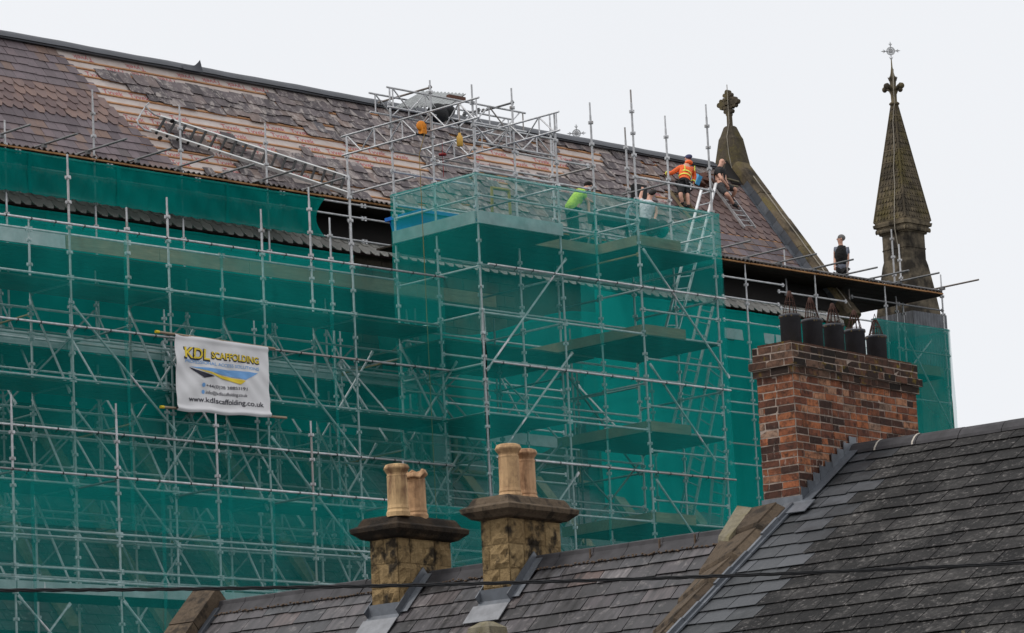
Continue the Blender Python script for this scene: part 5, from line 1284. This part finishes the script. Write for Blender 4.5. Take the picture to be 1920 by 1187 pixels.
ring(bt, JJ['pel']+axt*.02, axt, .17, .16, .12, Xs); bt.box(JJ['pel']+Xs*.12-axt*.08-V(0, .12, 0), .12, .06, .18, (Xs, np.cross(axt, Xs), axt)); bt.box(JJ['pel']-Xs*.16-axt*.08, .08, .1, .18, (Xs, np.cross(axt, Xs), axt)); bt.build('tool_belt', M_blackcl, p1)
mb = MB(); c = JJ['pel']+Xs*.06-V(0, .2, 0); mb.tube(c, c-axt*.26, .014, 6); mb.tube(c-Xs*.07, c+Xs*.07, .018, 6); mb.build('hammer', M_lad, p1)
# man in black sitting on the roof ladder
J = dict(hd=R(1353.5, 303, .66), nk=R(1350, 311.5, .58), ch=R(1347.5, 323, .47), pel=R(1351.5, 347, .34), sL=R(1356, 320, .36), sR=R(1344.5, 320.5, .62), eL=R(1360, 338, .34), eR=R(1353, 335.5, .66), hL=R(1366, 350, .34), hR=R(1362, 346.5, .58),
         pL=R(1357, 350, .28), pR=R(1352.5, 353, .42), kL=R(1381, 355, .46), kR=R(1364.5, 366, .52), aL=R(1372, 371, .16), aR=R(1376.5, 384, .2))
J['tL'] = J['aL']+V(.13, .0, -.05); J['tR'] = J['aR']+V(.16, -.04, -.04)
p2, JJ = person('worker in black tee shirt and grey shorts sitting on the roof ladder by the gable', J, V(.75, -.5, -.35), V(0, 0, 1), dict(top=M_blackcl, sleeve='short', legs=M_greyshort, hair='bald'))
mb = MB(); axt = unit(JJ['ch']-JJ['pel']); x, y = frame(axt); ring(mb, JJ['pel']+axt*.03, axt, .168, .165, .1, x); mb.box(JJ['pel']+V(-.02, -.2, -.1), .14, .1, .2); mb.box(JJ['pel']+V(-.14, -.12, -.08), .1, .14, .16); mb.build('tool_belt', M_leather, p2)
# man on the far walkway
Y5 = YA+1.9; Q = lambda px, py, d=0: pl(px, py, 1, Y5+d)
h5 = Q(1576, 449); J = dict(hd=h5, nk=Q(1576.5, 459), ch=Q(1577, 471), pel=Q(1578, 503), sL=Q(1566.5, 467, .12), sR=Q(1588.5, 467, -.12), eL=Q(1565.5, 484, .15), eR=Q(1590, 486, -.15), hL=Q(1565, 500, .0), hR=Q(1589, 502, -.1), pL=Q(1574, 506, .05), pR=Q(1582, 507, -.05))
zf = ZA+.1
for s_, q in (('L', -.09), ('R', .09)):
    b = J['p'+s_]; J['k'+s_] = V(b[0], b[1]+.0, (b[2]+zf)/2); J['a'+s_] = V(b[0], b[1], zf+.07); J['t'+s_] = J['a'+s_]+V(-.12, .1, -.05)
p5, JJ = person('grey haired man in black body warmer standing on the far walkway near the pinnacle', J, V(-.75, .55, .05), V(0, 0, 1), dict(top=M_greycl, sleeve='short', vest=M_blackcl, legs=M_blackcl, long=True, hair=M_hairgr))
# worker with raised arm behind the net
Y3 = YB2+.45; Q = lambda px, py, d=0: pl(px, py, 1, Y3+d)
J = dict(hd=Q(1221, 364), nk=Q(1217.5, 373), ch=Q(1214, 385), pel=Q(1211, 414), sL=Q(1204.5, 380, .1), sR=Q(1226, 384, -.1), eL=Q(1200.5, 371, .3), eR=Q(1231, 397, -.15), hL=Q(1204, 357.5, .35), hR=Q(1228, 410, -.25), pL=Q(1207, 417, .05), pR=Q(1215, 418, -.05))
for s_ in 'LR':
    b = J['p'+s_]; J['k'+s_] = V(b[0], b[1]-.05, (b[2]+z2)/2+.05); J['a'+s_] = V(b[0], b[1], z2+.1); J['t'+s_] = J['a'+s_]+V(.1, .1, -.06)
person('dark haired worker in pale tee shirt with raised arm behind the bay net', J, V(.3, .9, .1), V(0, 0, 1), dict(top=M_white, sleeve='short', legs=M_greyshort, long=True, hair=M_hairdk))
# worker in yellow bending behind the net
Y4 = YB2+.3; Q = lambda px, py, d=0: pl(px, py, 1, Y4+d)
J = dict(hd=Q(1102, 350), nk=Q(1095.5, 355), ch=Q(1088, 363), pel=Q(1071, 388), sL=Q(1085, 357, .15), sR=Q(1094, 366, -.15), eL=Q(1098, 372, .2), eR=Q(1103, 381, -.15), hL=Q(1108, 378, .2), hR=Q(1104, 395, -.2), pL=Q(1067, 392, .05), pR=Q(1075, 394, -.05))
for s_ in 'LR':
    b = J['p'+s_]; J['k'+s_] = V(b[0]+.08, b[1], (b[2]+z2)/2+.05); J['a'+s_] = V(b[0], b[1], z2+.1); J['t'+s_] = J['a'+s_]+V(.14, .02, -.06)
person('worker in yellow hi vis vest bending forward behind the bay net', J, V(.8, .2, -.6), V(.3, .2, 1), dict(top=M_hv, sleeve='short', legs=M_greentr, long=True, hair=M_hairdk))

# ------------------------------------------------------------------ tools and materials about the place
M_bluetub = plain('blue plastic', srgb(28, 104, 190), .5, 0, .15); M_orangepl = plain('orange plastic', srgb(230, 140, 30), .5, 0, .1); M_amber = plain('amber plastic', srgb(228, 178, 84), .45, 0, .1); M_skyblue = plain('light blue plastic', srgb(90, 180, 232), .5, 0, .05); M_rope = plain('yellow rope', srgb(136, 112, 58), .8); M_blackply = plain('black board', (.02, .02, .021), .7); M_cyan = plain('pale blue rope', srgb(160, 200, 205), .7); M_redd = plain('red plastic', srgb(150, 40, 40), .5)
c = pl(868, 415, 1, YB2+.25); x0, x1, y0, y1, zb_ = GX(4)+.35, GX(4)+2.15, YB2-.5, YB2+.55, zd+.04
mb = MB(); rg = lambda e, z: [V(x0-e, y0-e, z), V(x1+e, y0-e, z), V(x1+e, y1+e, z), V(x0-e, y1+e, z)]
mb.loft([rg(-.12, zb_), rg(0, zb_+.62), rg(.07, zb_+.62), rg(.07, zb_+.70), rg(-.03, zb_+.70), rg(-.15, zb_+.08)])
tag(mb.build('waste_tub', M_bluetub), 'big blue plastic tub on the steel edged deck behind the bay net', 'tub')
c = pl(798, 238, 1, YB); mb = MB(); mb.lathe([(.08, -.05), (.105, -.035), (.105, .035), (.08, .05)], c+V(-.04, .1, .04), 14, (V(0, 0, 1), V(.7, -.7, 0), V(.7, .7, 0)));  mb.box(c+V(.0, .1, -.03), .13, .13, .22)
wi = thing('hoist_winch', c-V(0, 0, .2), 'orange hoist winch clamped to a bay post over the roof', 'winch'); mb.build('housing', M_orangepl, wi)
mb = MB(); mb.tube(c+V(-.2, .1, -.16), c+V(.2, .1, -.16), .02, 6); mb.lathe([(.05, 0), (.05, .05)], c+V(.2, .05, -.03), 10); mb.build('bracket', M_blackpole, wi)
mb = MB(); A, B, C_ = pl(797, 248, 1, YB+.0), pl(786, 290, 1, YB), pl(789, 350, 1, YB); mb.path([A, B, C_, V(C_[0]+.02, C_[1], 14), V(C_[0]+.05, C_[1], 9.5)], .008, 5)
tag(mb.build('hoist_rope', M_rope), 'thin yellow rope hanging from the orange winch down the bay corner', 'rope')
c = pl(862, 262, 0, GX(4)+1.0); bo = thing('hanging_bottle', c-V(0, 0, .15), 'amber plastic bottle hanging on a cord under the lattice beam', 'bottle')
mb = MB(); mb.lathe([(.05, -.15), (.07, -.14), (.07, .06), (.035, .11), (.03, .15)], c, 10); mb.build('container', M_amber, bo); mb = MB(); mb.tube(c+V(0, 0, .14), c+V(0, 0, .36), .012, 5); mb.box(c+V(0, 0, .36), .05, .05, .06); mb.build('cord', M_blackpole, bo)
c = pl(830, 290, 0, GX(4)+1.0); mb = MB(); mb.lathe([(.02, -.03), (.09, -.02), (.09, .02), (.02, .03)], c, 12); mb.tube(c+V(0, 0, .02), c+V(.05, .05, .3), .006, 5); mb.tube(c, c-V(0, 0, .5), .008, 5); tag(mb.build('hook_weight', M_redd), 'small red disc weight hanging on a thin line below the lattice beams', 'weight')
# sheet of corrugated steel with a timber under it, resting on the beams
A, B, C_, D_ = (pl(*p, 1, YB+q) for p, q in (((741, 203), .5), ((794, 172), 1.1), ((875, 177), 1.1), ((842, 200), .5)))
mb = MB()
f = lambda u, v, d: (A*(1-u)+D_*u)*(1-v)+(B*(1-u)+C_*u)*v+V(0, 0, d+.022*math.cos(u*12*math.tau))
for d in (0, .01): mb.grid(lambda u, v: f(u, v, d), 96, 1)
tag(mb.build('corrugated_sheet', plain('pale corrugated steel', srgb(176, 178, 176), .4, .4, .15)), 'grey corrugated steel sheet lying tilted on top of the lattice beams', 'metal sheet')
mb = MB(); P, Q_ = pl(838, 183, 1, YB+.8), pl(872, 176, 1, YB+.95); mb.box((P+Q_)/2-V(0, 0, .06), .5, .1, .1); tag(mb.build('timber_block', M_leather), 'short brown timber block under the tilted corrugated steel sheet', 'timber')
mb = MB(); c = pl(822, 212, 1, YB+.6); mb.sphere(c, .3, .2, .22, None, 9, 6); mb.sphere(c+V(.25, 0, .08), .2, .2, .16, None, 8, 6); tag(mb.build('tarpaulin_bundle', M_blackply), 'crumpled black tarpaulin bundle below the tilted steel sheet', 'tarpaulin')
# yellow trestle frame behind the net
tr_ = thing('trestle', pl(940, 395, 1, YB2+.3), 'yellow trestle frame standing behind the bay net right of the blue tub', 'trestle'); mb = MB()
P = lambda px, py: pl(px, py, 1, YB2+.35)
for p, q in (((922, 350), (923, 398)), ((954, 356), (957, 402)), ((922, 352), (954, 357))): mb.tube(P(*p), P(*q), .035, 6)
mb.build('frame', plain('yellow paint', srgb(158, 138, 66), .7), tr_)
# work bench with black boards, coil of pale rope, cable drum
bc_ = pl(1160, 424, 1, YB+.3); wb = thing('work_bench', bc_-V(0, 0, .6), 'dark work bench on trestle legs on the timber edged deck behind the net', 'bench'); mb = MB(); mb.box(bc_+V(0, 0, .12), 1.5, .5, .2); mb.build('bench_top', M_blackply, wb)
for q in (-.6, .5):
    mb = MB()
    for w_ in (-.14, .14): mb.tube(bc_+V(q, 0, .05), bc_+V(q+w_, -.1, -.5), .03, 6); mb.tube(bc_+V(q, .2, .05), bc_+V(q+w_, .3, -.5), .03, 6)
    mb.build('leg', M_dull, wb)
mb = MB(); c = pl(1186, 410, 1, YC+.15)
for k in range(5): r = .16+.03*k; mb.path([c+V(r*math.cos(t)*.8, 0, r*math.sin(t)*1.1+.03*math.sin(3*t+k)) for t in np.linspace(0, math.tau, 16)], .008, 4)
tag(mb.build('rope_coil', M_cyan), 'pale blue rope coil hung on the corner post of the bay', 'rope')
c = pl(1232, 428, 1, YB+.6); mb = MB()
for dx in (-.16, .16): mb.lathe([(.08, -.02), (.21, -.02), (.21, .02), (.08, .02)], c+V(dx, 0, 0), 20, (V(0, 1, 0), V(0, 0, 1), V(1, 0, 0)))
mb.lathe([(.14, -.16), (.14, .16)], c, 14, (V(0, 1, 0), V(0, 0, 1), V(1, 0, 0))); tag(mb.build('cable_drum', M_blackply), 'dark cable drum on the deck below the man with the raised arm', 'drum')
mb = MB(); c = pl(1201, 364, 1, YB3-.4)
for k in range(9): mb.box(c+V(rnd.uniform(-.02, .02)+k*.006, k*.018, rnd.uniform(-.02, .02)), .46, .012, .44)
tag(mb.build('slate_stack', M_blackply), 'stack of black slates stood on edge above the raised arm of the worker', 'slates')
P = R(1306, 336, .16); mb = MB(); mb.box(P, .16, .2, .26, (unit(V(1, .1, -.25)), unit(V(0, 1, .5)), unit(V(.25, -.4, 1)))); tag(mb.build('blue_box', M_skyblue), 'small light blue box on the slates beside the orange jacket', 'box')
mb = MB()
for px, py in ((1318, 330), (1322, 337), (1330, 339), (1313, 342)): mb.box(R(px, py, .1), .3, .16, .1, (unit(V(1, 0, rnd.uniform(-.3, .3))), V(0, CP, SP), RNX))
tag(mb.build('slate_offcuts', M_leather), 'loose pile of brown slate offcuts right of the blue box', 'slates')
# roof hole by the gable, its dark a painted slab, bare batten across it
mb = MB(); q = [R(*p, .07) for p in ((1362, 300), (1377, 309), (1390, 347), (1372, 343), (1357, 320))]; mb.prism(q, RNX*.012); mb.build('opening_shade', M_black, church)
mb = MB(); mb.tube(R(1362, 335, .1), R(1385, 341, .1), .03, 4); mb.tube(R(1366, 347, .1), R(1384, 350, .1), .025, 4); mb.build('batten', M_palestone, church)
